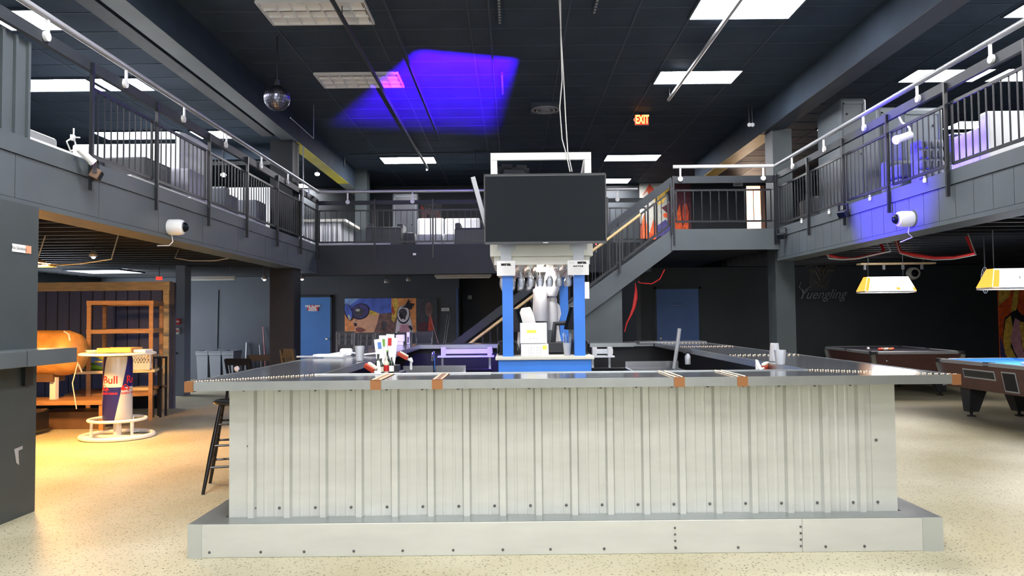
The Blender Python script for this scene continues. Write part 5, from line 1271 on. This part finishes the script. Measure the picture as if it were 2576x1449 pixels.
pm('art_orange', 235, 150, 90); pm('art_skin', 225, 170, 135, .12); pm('art_blue', 80, 105, 195, .35, 5); pm('art_sky', 130, 165, 220); pm('art_dark', 30, 28, 40); pm('art_lip', 130, 75, 70)
pm('art_white', 225, 215, 220, .1); pm('art_brown', 120, 90, 85, .4, 12); pm('art_yellow', 225, 185, 80, .4, 14); pm('art_red', 190, 70, 45, .3); pm('art_fire', 230, 90, 40, .45, 10); pm('art_ash', 185, 185, 175, .15); pm('art_maroon', 85, 40, 50, .3); pm('art_purple', 70, 65, 120, .4); pm('art_grey', 70, 68, 75, .4, 14); pm('art_pink', 205, 150, 165, .2)
picture('colourful painting of a face with mirrored sunglasses and full lips, left of its pair', 868, 985, 750, 838, 19.795, 'art_orange', [
    ('art_blue', [(.0, .6), (.1, 1), (1, 1), (1, .5), (.6, .45), (.5, .62), (.15, .7)]), ('art_sky', [(0, .72), (0, 1), (.32, 1), (.16, .85)]),
    ('art_skin', [(.16, .62), (.2, .4), (.14, .3), (.23, .22), (.2, .08), (.3, 0), (.95, 0), (.9, .5), (.6, .62), (.3, .65)]),
    ('art_brown', [(.62, .0), (1, .0), (1, .58), (.74, .55), (.7, .3)]), ('art_grey', [(.78, .1), (.86, .05), (.9, .3), (.8, .35)]),
    ('art_yellow', [(.45, .62), (.5, .68), (.6, .64), (.7, .58), (.66, .48), (.56, .54), (.5, .5)]),
    ('art_dark', ell(.33, .62, .20, .24, rot=-.3)), ('art_purple', ell(.33, .63, .18, .21, rot=-.3)), ('art_grey', ell(.31, .60, .10, .13)), ('art_ash', ell(.28, .66, .05, .04)),
    ('art_dark', ell(.08, .60, .085, .25, rot=.22)), ('art_blue', ell(.08, .62, .07, .22, rot=.22)), ('art_ash', ell(.10, .45, .03, .08, rot=.2)),
    ('art_dark', [(.19, .30), (.26, .28), (.24, .18), (.21, .2)]), ('art_dark', [(.2, .33), (.24, .35), (.27, .38), (.25, .34)]),
    ('art_lip', [(.23, .12), (.28, .17), (.36, .15), (.44, .08), (.36, .02), (.26, .03)])])
picture('colourful painting of a pale face with round mirrored lenses and a dark bird shape', 985.5, 1047, 750, 838, 19.79, 'art_orange', [
    ('art_brown', [(0, 0), (.25, 0), (.25, .6), (0, .7)]), ('art_yellow', [(0, .4), (.1, 1), (.22, 1), (.3, .7), (.2, .45), (.1, .3)]), ('art_red', [(.0, .7), (.08, .5), (.14, .6), (.05, .8)]),
    ('art_white', [(.15, .0), (.2, .3), (.3, .62), (.7, .62), (.8, .35), (.9, .0)]), ('art_pink', [(.3, 0), (.35, .25), (.7, .25), (.72, 0)]),
    ('art_dark', ell(.48, .53, .27, .27)), ('art_white', ell(.48, .55, .24, .24)), ('art_grey', ell(.46, .58, .17, .13)), ('art_dark', [(.3, .5), (.4, .6), (.5, .45), (.6, .55), (.55, .38), (.45, .42), (.4, .38)]),
    ('art_dark', [(.35, .74), (.55, .78), (.7, .98), (.74, .86), (.95, .84), (.85, .76), (.8, .66), (.62, .72)]), ('art_dark', [(.68, .2), (.78, .22), (.86, .12), (.8, .05), (.72, .14)])])
picture('dim dark red and grey painting, right of the two sunglasses faces', 1048, 1100, 750, 838, 19.79, 'art_grey', [
    ('wall', [(.3, 0), (.35, .9), (1, 1), (1, 0)]), ('art_maroon', [(.05, .0), (.1, .3), (.5, .32), (.9, .35), (.8, 0)]), ('art_red', [(.55, .05), (.62, .5), (.72, .52), (.85, .1)]), ('art_brown', ell(.6, .68, .18, .22)), ('art_grey', ell(.25, .5, .14, .1))])
picture('faded red and grey picture hanging over the white sofas on the back balcony', 1056, 1111, 513, 553, 21.495, 'art_grey', [
    ('art_brown', [(.1, 0), (.1, .6), (.5, .8), (.9, .5), (1, 0)]), ('art_dark', ell(.6, .75, .12, .1)), ('art_red', [(.02, .6), (.1, .9), (.2, .7), (.1, .5)]), ('art_dark', [(.3, .1), (.35, .4), (.45, .3), (.5, .1)])])
picture('fiery red, orange and white abstract painting behind the stair railing', 1610, 1737, 458, 603, 21.495, 'art_maroon', [
    ('art_ash', [(0, .30), (0, 1), (.55, 1), (.7, .85), (.6, .55), (.5, .2), (.2, .1)]), ('art_yellow', [(.25, .78), (.45, .98), (.6, .9), (.45, .62), (.32, .6)]),
    ('art_red', [(.05, .75), (.2, .98), (.35, .8), (.2, .7), (.15, .85)]), ('art_fire', [(0, .15), (.08, .45), (.18, .1), (.28, .4), (.36, .02), (.4, 0), (0, 0)]),
    ('art_purple', [(.3, .0), (.35, .25), (.5, .35), (.62, .2), (.6, 0)]), ('art_maroon', [(.42, .55), (.6, .65), (.75, .5), (.7, .3), (.62, .4), (.5, .48)]), ('art_dark', [(.5, .8), (.62, .88), (.72, .72), (.6, .6)]),
    ('art_fire', [(.62, .02), (.66, .3), (.78, .62), (.82, .2), (.95, .5), (.93, .0)]), ('art_yellow', [(.68, 0), (.75, .18), (.86, .05), (.84, 0)]), ('art_red', ell(.88, .45, .06, .18)), ('art_fire', ell(.5, .42, .05, .04)), ('art_white', ell(.62, .5, .03, .03))])
picture('orange and yellow painting of a bent figure at the right edge behind the pool table', 2515, 2640, 705, 915, 17.495, 'art_fire', [
    ('art_purple', [(0, .0), (0, .35), (.12, .1), (.2, 0)]), ('art_yellow', [(.0, .7), (.02, 1), (.3, 1), (.2, .8), (.1, .75)]),
    ('art_dark', [(.05, .3), (.1, .55), (.25, .62), (.32, .68), (.44, .58), (.6, .6), (.6, .1), (.3, 0), (.12, .08)]),
    ('art_yellow', [(.06, .30), (.12, .53), (.22, .58), (.26, .4), (.2, .2), (.35, .0), (.18, .02), (.09, .12)]), ('art_pink', [(.2, .3), (.26, .15), (.4, 0), (.5, 0), (.4, .25), (.42, .5), (.3, .55)]),
    ('art_yellow', [(.38, .5), (.42, .2), (.55, 0), (.65, 0), (.6, .5)]), ('art_yellow', [(.22, .62), (.3, .9), (.4, .92), (.36, .72), (.32, .64)]), ('art_blue', [(.55, .84), (.75, .86), (.75, .80), (.55, .78)])])
# right balcony
cabinet('tall grey padded booth wall, tallest on the right balcony', 2112, 2180, 246, 11.6, .9, 'pad_vinyl')
cabinet('dark padded booth panel right of the tallest one on the right balcony', 2207, 2262, 268, 10.55, .45, 'pad_vinyl')
cabinet('dark padded booth panel behind the purple-lit tufted seat', 2264, 2373, 269, 10.0, .5, 'pad_vinyl')
sofa('dark grey padded seat below the booth panels on the right balcony', 4.78, 5.55, 9.5, 9.98, ZF+.5, 'pad_vinyl', back='+y', arms=False)
t = thing('tufted_seat', 'purple-lit square-tufted seat end behind the white camera on the right balcony', 'seat', (5.0, 9.2, ZF))
a, b = at(2309, 400, 9.3), at(2372, 350, 9.3); mb = MB(); nx, nz = 4, 5
for i in range(nx):
    for j in range(nz):
        w_ = (b.x-a.x)/nx; h_ = (b.z-ZF-.02)/nz; mb.box(a.x+i*w_+.006, a.x+(i+1)*w_-.006, 9.26, 9.40, ZF+.02+j*h_+.006, ZF+.02+(j+1)*h_-.006)
mb.build('tufted_front', 'grey_vinyl', t, bevel=.03, seg=3); MB().box(a.x+.01, b.x-.01, 9.30, 9.49, ZF, b.z-.01).build('core', 'grey_vinyl', t)
a, b = at(2375, 345, 9.7), at(2482, 345, 9.7)
t = sofa('long black tufted sofa with a white top line on the right balcony', a.x, b.x+.8, 9.0, 9.7, a.z, 'dark_vinyl', back='+y', arms=False, cush=3)
MB().box(a.x+.01, b.x+.79, 9.52, 9.70, a.z-.005, a.z+.012).build('white_piping', 'white_enamel', t)
a = at(2482, 305, 8.2)
sofa('white leather sofa back at the right edge of the right balcony', a.x, a.x+1.9, 8.2, 8.9, a.z+.12, 'white_vinyl', back='-y', cush=2)
ottoman('dark low block seat at the far end of the right balcony', 5.0, 5.9, 12.75, 13.4, ZF+.5)
# ---------------- ceiling and wall fittings ----------------
def pipe(label, pts, r=.02, m='grid', name='ceiling_pipe', cat='pipe', hang=None):
    mb = MB().tube(pts, r, 8)
    for p in hang or []: mb.cyl((p[0], p[1], p[2]), (p[0], p[1], ZC), .006, n=6)
    return tag(mb.build(name, m, smooth=True), label, cat)
pipe('long ceiling pipe crossing the left row of ceiling lights', [(-1.97, 3, 5.04), (-1.97, 18.1, 5.04), (-1.97, 18.1, 4.96)], .028, 'capboard', hang=[(-1.97, 9, 5.04), (-1.97, 14, 5.04), (-1.97, 17.9, 5.04)])
pipe('shiny ceiling pipe crossing the right row of ceiling lights', [(2.60, 3, 5.04), (2.60, 12.6, 5.04)], .028, 'silver', hang=[(2.6, 6, 5.04), (2.6, 12.5, 5.04)])
pipe('thin ceiling pipe through the purple-lit patch', [(-1.42, 6, 5.1), (-1.42, 15.8, 5.1)], .016, hang=[(-1.42, 11, 5.1)])
pipe('thin ceiling pipe at the right of the purple-lit patch', [(-.24, 4, 5.12), (-.24, 16.8, 5.12)], .012, hang=[(-.24, 12.4, 5.12)])
a, b, c, d = at(866, 420, 17), at(866, 395, 17), at(876, 388, 17), at(1500, 377, 17)
pipe('thin conduit bending down at its left end, running across behind the white frame', [a, b, c, d], .014, 'capboard', hang=[(c.x+.5, 17, c.z), (d.x-.3, 17, d.z)])
a = at(1194, 380, 16.9)
pipe('small junction box with a short drop rod above the side television', [(a.x, 16.9, ZC), (a.x, 16.9, at(1194, 408, 16.9).z)], .012, 'capboard', name='drop_rod', cat='rod')
pipe('thin pipe along the left side of the left column and beam', [(-3.83, 14.2, ZF+.1), (-3.83, 14.2, 4.7)], .012, 'pipe', name='column_conduit', cat='conduit')
for i, (x, y0, y1) in enumerate(((-.12, 8.3, 9.5), (-.12, 11.5, 12.6), (1.02, 8.0, 9.2))):
    t = thing('strut_channel', ('nearest perforated strut on the ceiling left of the hanging cable', 'perforated strut at the right edge of the purple-lit ceiling patch', 'short perforated strut at the top edge right of the hanging cable')[i], 'strut', (x, (y0+y1)/2, ZC-.05))
    MB().box(x-.022, x+.022, y0, y1, ZC-.05, ZC-.008).build('channel', 'grid', t)
    mb = MB(); y = y0+.04
    while y < y1-.04: mb.box(x-.011, x+.011, y, y+.045, ZC-.052, ZC-.05); y += .085
    mb.build('slots', 'silver', t)
# ceiling vent
a = at(1364, 276, 13.7)
t = thing('ceiling_vent', 'square grey ceiling air vent with a round centre, right of the purple patch', 'vent', (.62, 13.5, ZC))
MB().box(.36, .88, 13.2, 13.85, ZC-.04, ZC).build('frame', 'cream_paint' if 0 else 'grid', t)
for k in range(3): MB().lathe([(.24-.07*k, 0), (.24-.07*k, -.02-.008*k), (.21-.07*k, -.02-.008*k), (.21-.07*k, 0)], (.62, 13.52, ZC-.04), 24).build('diffuser_ring', 'silver', t)
# mirror ball
c = at(697, 247, 10.0); r = .168
t = thing('mirror_ball', 'mirror ball hanging in front of the far left column', 'mirror ball', tuple(c))
mb = MB(); n = 14
for i in range(1, n):
    th = PI*i/n; k = max(4, int(2*PI*r*math.sin(th)/(PI*r/n)))
    for j in range(k):
        ph = 2*PI*j/k+random.uniform(-.01, .01); dth = PI/n*.44; dph = PI/k*.86; tilt = random.uniform(-.06, .06)
        mb.poly([c+Vector((math.sin(th+s*dth)*math.cos(ph+u*dph), math.sin(th+s*dth)*math.sin(ph+u*dph), math.cos(th+s*dth)))*(r*(1+.012*tilt*s)) for s, u in ((-1, -1), (-1, 1), (1, 1), (1, -1))])
mb.build('mirror_tiles', 'mirror', t); MB().sph(c, r*.975, 24).build('core', 'soft_black', t, smooth=True)
MB().cyl((c.x, c.y, c.z+r-.01), (c.x, c.y, ZC), .012).cyl((c.x, c.y, c.z+r), (c.x, c.y, c.z+r+.07), .03).build('hanging_rod', 'soft_black', t)
a, b = at(708, 284, 10.1), at(812, 375, 14.5)
tag(MB().cyl((-2.95, 10.3, 4.2), (-3.38, 13.2, 4.60), .006, n=6).tube([(-3.38, 13.2, 4.60), (-3.38, 13.2, ZC-.01)], .006, 6).build('guy_wire', 'pipe'), 'thin guy wire slanting away behind the mirror ball', 'wire')
# exit sign
a, b = at(1598, 314, 13.9), at(1631, 289, 13.9)
t = thing('exit_sign', 'glowing red EXIT sign with a left arrow hanging from the dark ceiling', 'exit sign', ((a.x+b.x)/2, 13.9, a.z))
MB().box(a.x-.015, b.x+.01, 13.9, 13.95, a.z-.01, b.z+.012).build('housing', 'soft_black', t)
MB().box(a.x-.005, b.x, 13.896, 13.9, a.z, b.z).build('glowing_panel', 'exit_red', t)
text_mb('EXIT', (b.z-a.z)*1.15, lambda u, v: ((a.x+b.x)/2+.006+u*.58, 13.892, (a.z+b.z)/2+v*1.05), bold=.006).build('lettering', 'exit_yellow', t)
zc = (a.z+b.z)/2
MB().poly([(a.x-.035, 13.893, zc), (a.x-.008, 13.893, zc+.04), (a.x+.002, 13.893, zc+.035), (a.x-.018, 13.893, zc), (a.x+.002, 13.893, zc-.035), (a.x-.008, 13.893, zc-.04)]).build('arrow', emat('exit_arrow_glow', (1, .25, .15), 1.6), t)
for dx in (-.06, .06): MB().cyl(((a.x+b.x)/2+dx, 13.92, b.z), ((a.x+b.x)/2+dx, 13.92, ZC), .012).build('hanger', 'grid', t)
pipe('small emergency lamp pair near the orange beam', [at(1885, 315, 13.5), at(1885, 315, 13.5)+Vector((0, 0, .0001))], .01) if False else None
for i, px in enumerate((1885, 1893)):
    c = at(px, 314, 13.2); t = thing('emergency_lamp', ('left', 'right')[i]+' head of the pair of small grey emergency lamps near the orange beam', 'lamp', tuple(c))
    MB().lathe([(.01, -.03), (.028, -.02), (.036, .02), (.034, .03)], c, 12, (-.3, -1, -.2)).build('head', 'silver', t); MB().cyl(c, (c.x, c.y+.02, ZC), .008).build('stem', 'soft_black', t)
# security cameras
def dome_cam(label, px, py, x, sgn):
    # fixed to the boarded balcony edge x = const, facing the hall
    Y = abs(x)*FPX/abs(px-1288-ROLL*(py-800)); c = at(px, py, Y); c.x = x
    t = thing('dome_camera', label, 'security camera', tuple(c)); s = sgn
    MB().lathe([(.085, 0), (.09, .01), (.09, .12), (.082, .155), (.06, .17)], c, 28, (s, 0, 0)).build('housing', 'white_enamel', t, smooth=True)
    MB().sph(c+Vector((s*.165, 0, 0)), .058, 18).build('dome', 'screen', t, smooth=True)
    MB().lathe([(.062, 0), (.062, .012), (.05, .012)], c+Vector((s*.165, 0, 0)), 24, (s, 0, 0)).build('dome_ring', 'silver', t)
    MB().tube([c+Vector((s*.03, 0, -.08)), c+Vector((s*.04, .01, -.16)), c+Vector((s*.02, -.04, -.21)), c+Vector((s*.01, -.3 if s > 0 else .25, -.235))], .006, 6).build('cable', 'cable', t, smooth=True)
dome_cam('white dome security camera on the edge of the left balcony', 421, 572, XL, 1)
dome_cam('white dome security camera on the purple-lit edge of the right balcony', 2297, 551, XR, -1)
def bullet_cam(label, c, d, led, k=1.0):
    t = thing('bullet_camera', label, 'security camera', tuple(c)); d = Vector(d).normalized()
    MB().lathe([(a_*k, b_*k) for a_, b_ in ((.03, 0), (.042, .01), (.042, .2), (.05, .2), (.05, .235), (.04, .235))], c, 18, d).build('barrel', 'white_enamel', t, smooth=True)
    MB().lathe([(.036*k, .21*k), (.036*k, .225*k), (.001, .225*k)], c, 16, d).build('lens', 'screen', t)
    MB().lathe([(.014*k, .226*k), (.001, .231*k)], c+Vector((0, 0, -.012)), 10, d).build('led', led, t)
    return t
c = Vector((XL+.05, 6.76, ZF+.06))
t = bullet_cam('white bullet camera with a pink glow on the left balcony railing', c, (.35, .35, -.45), 'led_pink', .72)
MB().tube([c+Vector((-.02, 0, .02)), c+Vector((-.03, -.02, .09)), c+Vector((-.02, -.04, .17))], .007, 6).build('mounting_arm', 'white_enamel', t)
MB().tube([c, c+Vector((.0, -.12, -.05)), c+Vector((0, -.18, .02)), c+Vector((0, -.08, .08)), c+Vector((0, .02, .1))], .007, 6).build('lead', 'white_enamel', t, smooth=True)
MB().box(c.x-.04, c.x-.015, c.y-.06, c.y-.02, c.z+.06, c.z+.11).build('power_box', 'white_enamel', t)
c = Vector((XR-.02, 8.55, ZF+.54))
t = bullet_cam('white bullet camera on the right balcony railing before the purple seat', c+Vector((0, .05, 0)), (-.75, -.25, -.28), 'screen')
MB().tube([c+Vector((.0, .06, .02)), c+Vector((.03, .14, .10)), c+Vector((.03, .30, .20)), c+Vector((.03, .36, .28))], .012, 6).build('mounting_arm', 'white_enamel', t)
t = thing('dome_camera', 'small round white camera on the dark wall above the pool lamp', 'security camera', tuple(at(2293, 688, 17.3)))
c = at(2293, 688, 17.495)
MB().lathe([(.13, 0), (.15, .06), (.13, .14), (.10, .15)], c, 20, (0, -1, 0)).build('housing', 'cream_paint', t, smooth=True); MB().sph(c+Vector((0, -.13, 0)), .085, 14).build('dome', 'screen', t, smooth=True)
# stage floods bolted to the balcony edges
flood('brown and black flood light bolted under the railing of the left balcony', (XL+.14, 7.0, 2.80), (.5, 8.5, .6), 8, (.3, .1, 1.0), 40, body='wood_dark')
flood('dark flood light bolted under the railing of the right balcony', (XR-.13, 10.25, 2.80), (.5, 8.5, .6), 12, (.3, .1, 1.0), 40)
flood('small pale flood light by the corner column on the right balcony edge', (XR-.12, 12.6, 2.76), (.5, 8.5, .6), 6, (.3, .1, 1.0), 40)
# small lamps and oddments along the floor of the right balcony
for i, px in enumerate((2013, 2082, 2118, 2185, 2323, 2380)):
    Y = 4.42*FPX/(px-1288); t = thing('footlight', 'tiny white footlight on the edge of the right balcony, %s from the left' % ('first', 'second', 'third', 'fourth', 'fifth', 'sixth')[i], 'light', (XR-.03, Y, ZF-.06))
    MB().cyl((XR-.03, Y, ZF-.05), (XR-.03, Y, ZF-.005), .018).build('body', 'white_enamel', t); MB().sph((XR-.03, Y, ZF+.008), .016, 8).build('bulb', 'silver', t)
a, b = at(1845, 467, 21.47), at(1869, 461, 21.47)
t = thing('wall_plate', 'small white lettered sign left of the lit upper doorway', 'sign', ((a.x+b.x)/2, 21.47, a.z)); MB().box(a.x, b.x, 21.48, 21.5, a.z-.01, b.z+.01).build('plate', 'paper', t)
text_mb('CAPACITY', .045, front((a.x+b.x)/2, 21.478, (a.z+b.z)/2), bold=.001).build('lettering', 'ink', t)
a = at(1182, 748, 21.09)
wallbox('small white switch box on the dark wall left of the stair handrail', 1177, 1187, 743, 753, 21.095, 'paper', name='switch_box', cat='switch', dep=.03)
wallbox('small grey restroom sign right of the dim red painting', 1110, 1131, 774, 783, 19.795, 'silver', '--- ---', name='wall_sign', cat='sign', mt='soft_black', dep=.015)
a = at(1042, 639, 15.2); bx('sticker', 'tiny white square sticker on the back balcony edge', 'sticker', 'paper', a.x-.03, a.x+.03, 15.235, 15.249, a.z-.02, a.z+.02, bevel=0)
# pool cues leaning on the back wall
for i, (p, q) in enumerate((((1118, 840), (1126, 790)), ((1123, 840), (1132, 790)), ((1096, 848), (1082, 793)))):
    b = at(*q, 19.76); a = Vector((at(*p, 19.5).x+(at(*p, 19.5).x-b.x)*2.0, 19.35, 0.01))
    tag(MB().cyl(a, b, .014, .007, 8).build('pool_cue', ('silver', 'silver', 'art_pink')[i], smooth=True), ('left one of two pale pool cues leaning on the back wall', 'right one of two pale pool cues leaning on the back wall', 'pinkish pool cue leaning against the dim red painting')[i], 'pool cue')
# beer sign: unlit neon script with an eagle emblem
t = thing('neon_sign', 'unlit script neon beer sign reading Yuengling with an eagle above, on the dark wall', 'neon sign', tuple(at(2065, 745, 17.46)))
a = at(2066, 741, 17.47)
neon = mat('unlit_neon_tube', (.20, .20, .22), .3); M['neon'] = neon
M['neon_brown'] = mat('unlit_amber_tube', (.12, .09, .045), .4)
text_mb('Yuengling', .30, lambda u, v: (a.x+u*.92, 17.46, a.z+v*1.0), font_shear=.45).build('script', 'neon', t)
f = lambda u, v: Vector((a.x+u, 17.465, a.z+.42+v))
MB().tube([f(-.45, -.13), f(-.5, -.25), f(-.4, -.33), f(-.22, -.22)], .012, 6).build('swash', 'neon', t)
eg = MB()
for pts in (((-.32, .22), (-.12, .24), (-.04, .12), (-.02, .0)), ((.34, .22), (.14, .24), (.06, .12), (.04, .0)), ((-.30, .12), (-.14, .12), (-.08, .02)), ((.3, .12), (.15, .12), (.1, .02)), ((-.08, .02), (-.03, -.08), (.0, -.2), (.04, -.08), (.09, .02)), ((-.04, .1), (.0, .2), (.05, .18), (.03, .1)), ((-.14, -.1), (-.05, -.22), (.08, -.22), (.17, -.1))):
    eg.tube([f(*p) for p in pts], .011, 6)
eg.build('eagle_emblem', 'neon_brown', t)
MB().box(a.x-.26, a.x+.22, 17.485, 17.499, a.z+.1, a.z+.6).build('backing_plate', 'soft_black', t)
# board with clamps over the pool lamp, red cables, fan guard
a, b = at(2160, 664, 15.4), at(2348, 664, 15.4)
t = thing('lamp_board', 'pale timber board with short hooks hung under the right balcony above the pool lamp', 'board', ((a.x+b.x)/2, 15.4, a.z))
MB().box(a.x, b.x, 15.3, 15.5, a.z-.02, a.z+.012).build('board', 'wood_light', t)
for i in range(4): x = a.x+.1+(b.x-a.x-.35)*i/3; MB().box(x-.02, x+.02, 15.34, 15.38, a.z-.12, a.z-.02).build('hook', 'silver', t)
for x in (a.x+.2, b.x-.2): MB().cyl((x, 15.4, a.z), (x, 15.4, ZF-.19), .006).build('hanger', 'silver', t)
def sag(label, pts, Y, r=.014, m='red_hose', n=10, riser=True):
    P = [at(px, py, Y) for px, py in pts]; Q = []
    for k in range(len(P)-1):
        for i in range(n): Q.append(P[k].lerp(P[k+1], i/n))
    Q.append(P[-1]); S = ([Vector((Q[0].x, Q[0].y+.25, ZF-.19))] if riser else [])+[Q[0]]+[(Q[i-1]+Q[i]*2+Q[i+1])/4 for i in range(1, len(Q)-1)]+[Q[-1]]+([Vector((Q[-1].x, Q[-1].y+.25, ZF-.19))] if riser else [])
    return tag(MB().tube(S, r, 6).build('loose_cable', m, smooth=True), label, 'cable')
sag('sagging red cable bundle under the right balcony, left one', ((2078, 640), (2110, 648), (2145, 651), (2190, 642), (2225, 634)), 12.0, .022)
sag('pale cable following the left red bundle under the right balcony', ((2085, 650), (2120, 653), (2160, 650), (2210, 638), (2240, 632)), 11.9, .012, 'cable')
sag('sagging red cable bundle under the right balcony, right one', ((2265, 634), (2300, 641), (2350, 649), (2400, 648), (2450, 638)), 11.0, .026)
sag('thin pale cable below the right red bundle under the right balcony', ((2265, 638), (2300, 648), (2350, 654), (2400, 652), (2455, 641)), 10.9, .007, 'cable')
t = sag('red hose sagging below the staircase', ((1605, 708), (1612, 712), (1640, 714), (1660, 702), (1672, 678)), 13.4, .010, riser=False)
t = thing('red_hose', 'bulging red hose hanging down beside the panel under the stairs', 'hose', tuple(at(1585, 770, 13.4)))
P = [at(px, py, 13.4) for px, py in ((1598, 712), (1600, 730), (1599, 750), (1594, 775), (1586, 795), (1577, 812), (1571, 835))]
rr = (.008, .022, .034, .030, .02, .014, .007)
for i in range(6): pass
mb = MB(); n = 8; vs = []; fs = []
for i, p in enumerate(P):
    for j in range(n): vs.append(p+Vector((rr[i]*math.cos(2*PI*j/n), rr[i]*math.sin(2*PI*j/n), 0)))
for i in range(len(P)-1):
    for j in range(n): fs.append((i*n+j, i*n+(j+1) % n, (i+1)*n+(j+1) % n, (i+1)*n+j))
mb.add(vs, fs).build('hose', 'red_hose', t, smooth=True)
a = at(2478, 705, 11.2); t = thing('fan_guard', 'round wire fan guard just left of the right pool lamp', 'fan', tuple(a))
mb = MB()
for r_ in (.12, .19): mb.tube([(a.x+r_*.6*math.cos(2*PI*i/24), 11.2+r_*.5*math.cos(2*PI*i/24), a.z+r_*math.sin(2*PI*i/24)) for i in range(24)], .005, 5, closed=True)
for i in range(6): an = PI*i/6; mb.cyl((a.x-.114*math.cos(an), 11.2-.095*math.cos(an), a.z-.19*math.sin(an)), (a.x+.114*math.cos(an), 11.2+.095*math.cos(an), a.z+.19*math.sin(an)), .003, n=5)
mb.build('wire_guard', 'silver', t); MB().sph((a.x, 11.2, a.z), .04, 10).build('hub', 'soft_black', t); MB().cyl((a.x, 11.2, a.z+.18), (a.x, 11.2, ZF-.19), .01).build('rod', 'soft_black', t)
# fixtures under the left and back balconies
def stripl(label, px0, px1, py, Y, m='white_enamel', glow=False, h=.05):
    a, b = at(px0, py, Y), at(px1, py, Y); t = thing('strip_light', label, 'strip light', ((a.x+b.x)/2, Y, a.z))
    MB().box(a.x, b.x, Y, Y+.12, a.z, a.z+h).build('housing', m, t); MB().cyl((a.x+.03, Y+.06, a.z-.016), (b.x-.03, Y+.06, a.z-.016), .016, n=8).build('tube', 'lamp_side' if glow else 'white_enamel', t)
    for x in (a.x+.1, b.x-.1): MB().cyl((x, Y+.06, a.z+h), (x, Y+.06, ZF-.2), .006).build('hanger', 'soft_black', t)
stripl('long unlit white strip light under the left balcony above the waste bins', 444, 590, 702, 16.0)
stripl('long unlit white strip light under the back balcony left of the tower', 1093, 1236, 697, 16.5)
t = troffer(at(215, 700, 17).x, at(345, 700, 17).x, 16.2, 17.3, 'bright light panel glowing above the timber cap of the navy partition', z=2.60, glow='lamp_side')
lamp('panel_light', 'AREA', (at(280, 700, 17).x, 16.7, 2.5), 60, (.85, .9, 1), t, (at(280, 700, 17).x+1, 17.2, 0), size=.9)
def track(label, pts, Y, m='cable', r=.008, **k): return sag(label, pts, Y, r, m, 6, **k)
track('thin cable sagging under the left balcony behind the near column', ((92, 660), (150, 667), (200, 664), (280, 652)), 9.8)
track('thin cable sagging under the left balcony toward the far column', ((440, 649), (480, 656), (540, 656), (585, 648)), 12.2)
track('thin cable looping down the left balcony corner below the railing', ((752, 600), (752, 640), (744, 672), (720, 676), (698, 674)), 14.6, r=.009, riser=False)
for i, (px, py, Y) in enumerate(((235, 646, 11.0), (973, 712, 16.0), (665, 703, 15.0), (760, 702, 15.8), (1028, 707, 16.5))):
    c = at(px, py, Y); t = thing('ceiling_spot', ('small bright spot under the left balcony above the round bar table', 'round clear spot lamp under the back balcony above the painted face', 'small lit spot under the left balcony beside the far column', 'small lit spot under the back balcony above the blue door', 'small grey smoke alarm under the back balcony above the painted bird')[i], 'spot lamp', tuple(c))
    MB().lathe([(.05, 0), (.06, .03), (.03, .08)], c, 14).build('head', 'silver', t, smooth=True); MB().cyl(c+Vector((0, 0, .07)), (c.x, c.y, ZF-.2), .008).build('stem', 'soft_black', t)
    if i in (0, 2, 3): MB().sph(c, .03, 10).build('bulb', 'lamp_side', t)
a = at(399, 700, 14.2); t = thing('exit_sign', 'tiny red exit sign far back above the timber partition cap', 'exit sign', tuple(a)); MB().box(a.x-.05, a.x+.05, 14.2, 14.24, a.z-.03, a.z+.03).build('panel', emat('small_exit_glow', (1, .05, .03), 1.5), t); MB().cyl((a.x, 14.22, a.z+.03), (a.x, 14.22, ZF-.2), .008).build('hanger', 'soft_black', t)

c = at(1313, 425, UY-.01)
t = thing('wall_speaker', 'small grey ring-shaped speaker on the far dark wall, seen through the white frame', 'speaker', tuple(c))
MB().lathe([(.10, 0), (.11, .02), (.09, .04), (.07, .03)], c, 24, (0, -1, 0)).build('ring', 'silver', t, smooth=True); MB().lathe([(.07, .01), (.03, .02), (.001, .025)], c, 20, (0, -1, 0)).build('cone', 'soft_black', t)
Yt = 5.95
z_ = at(48, 1145, Yt).z
t = thing('tape_scrap', 'torn scrap of clear tape stuck low on the near left column', 'tape', (-3.785, Yt, z_))
MB().prism([(-3.789, Yt-.03, z_+.05), (-3.789, Yt+.07, z_+.06), (-3.789, Yt+.07, z_+.035), (-3.789, Yt+.02, z_+.03), (-3.789, Yt+.03, z_-.08), (-3.789, Yt, z_-.06)], (.003, 0, 0)).build('tape', 'plastic_clear', t)
a = atz(272, 1058, 0)
tag(MB().lathe([(.22, .004), (.235, .01), (.22, .03), (.03, .035)], (a.x, a.y+.15, 0), 28).build('floor_disc', 'soft_black', smooth=True), 'dark round metal base lying on the floor behind the round bar table', 'base plate')
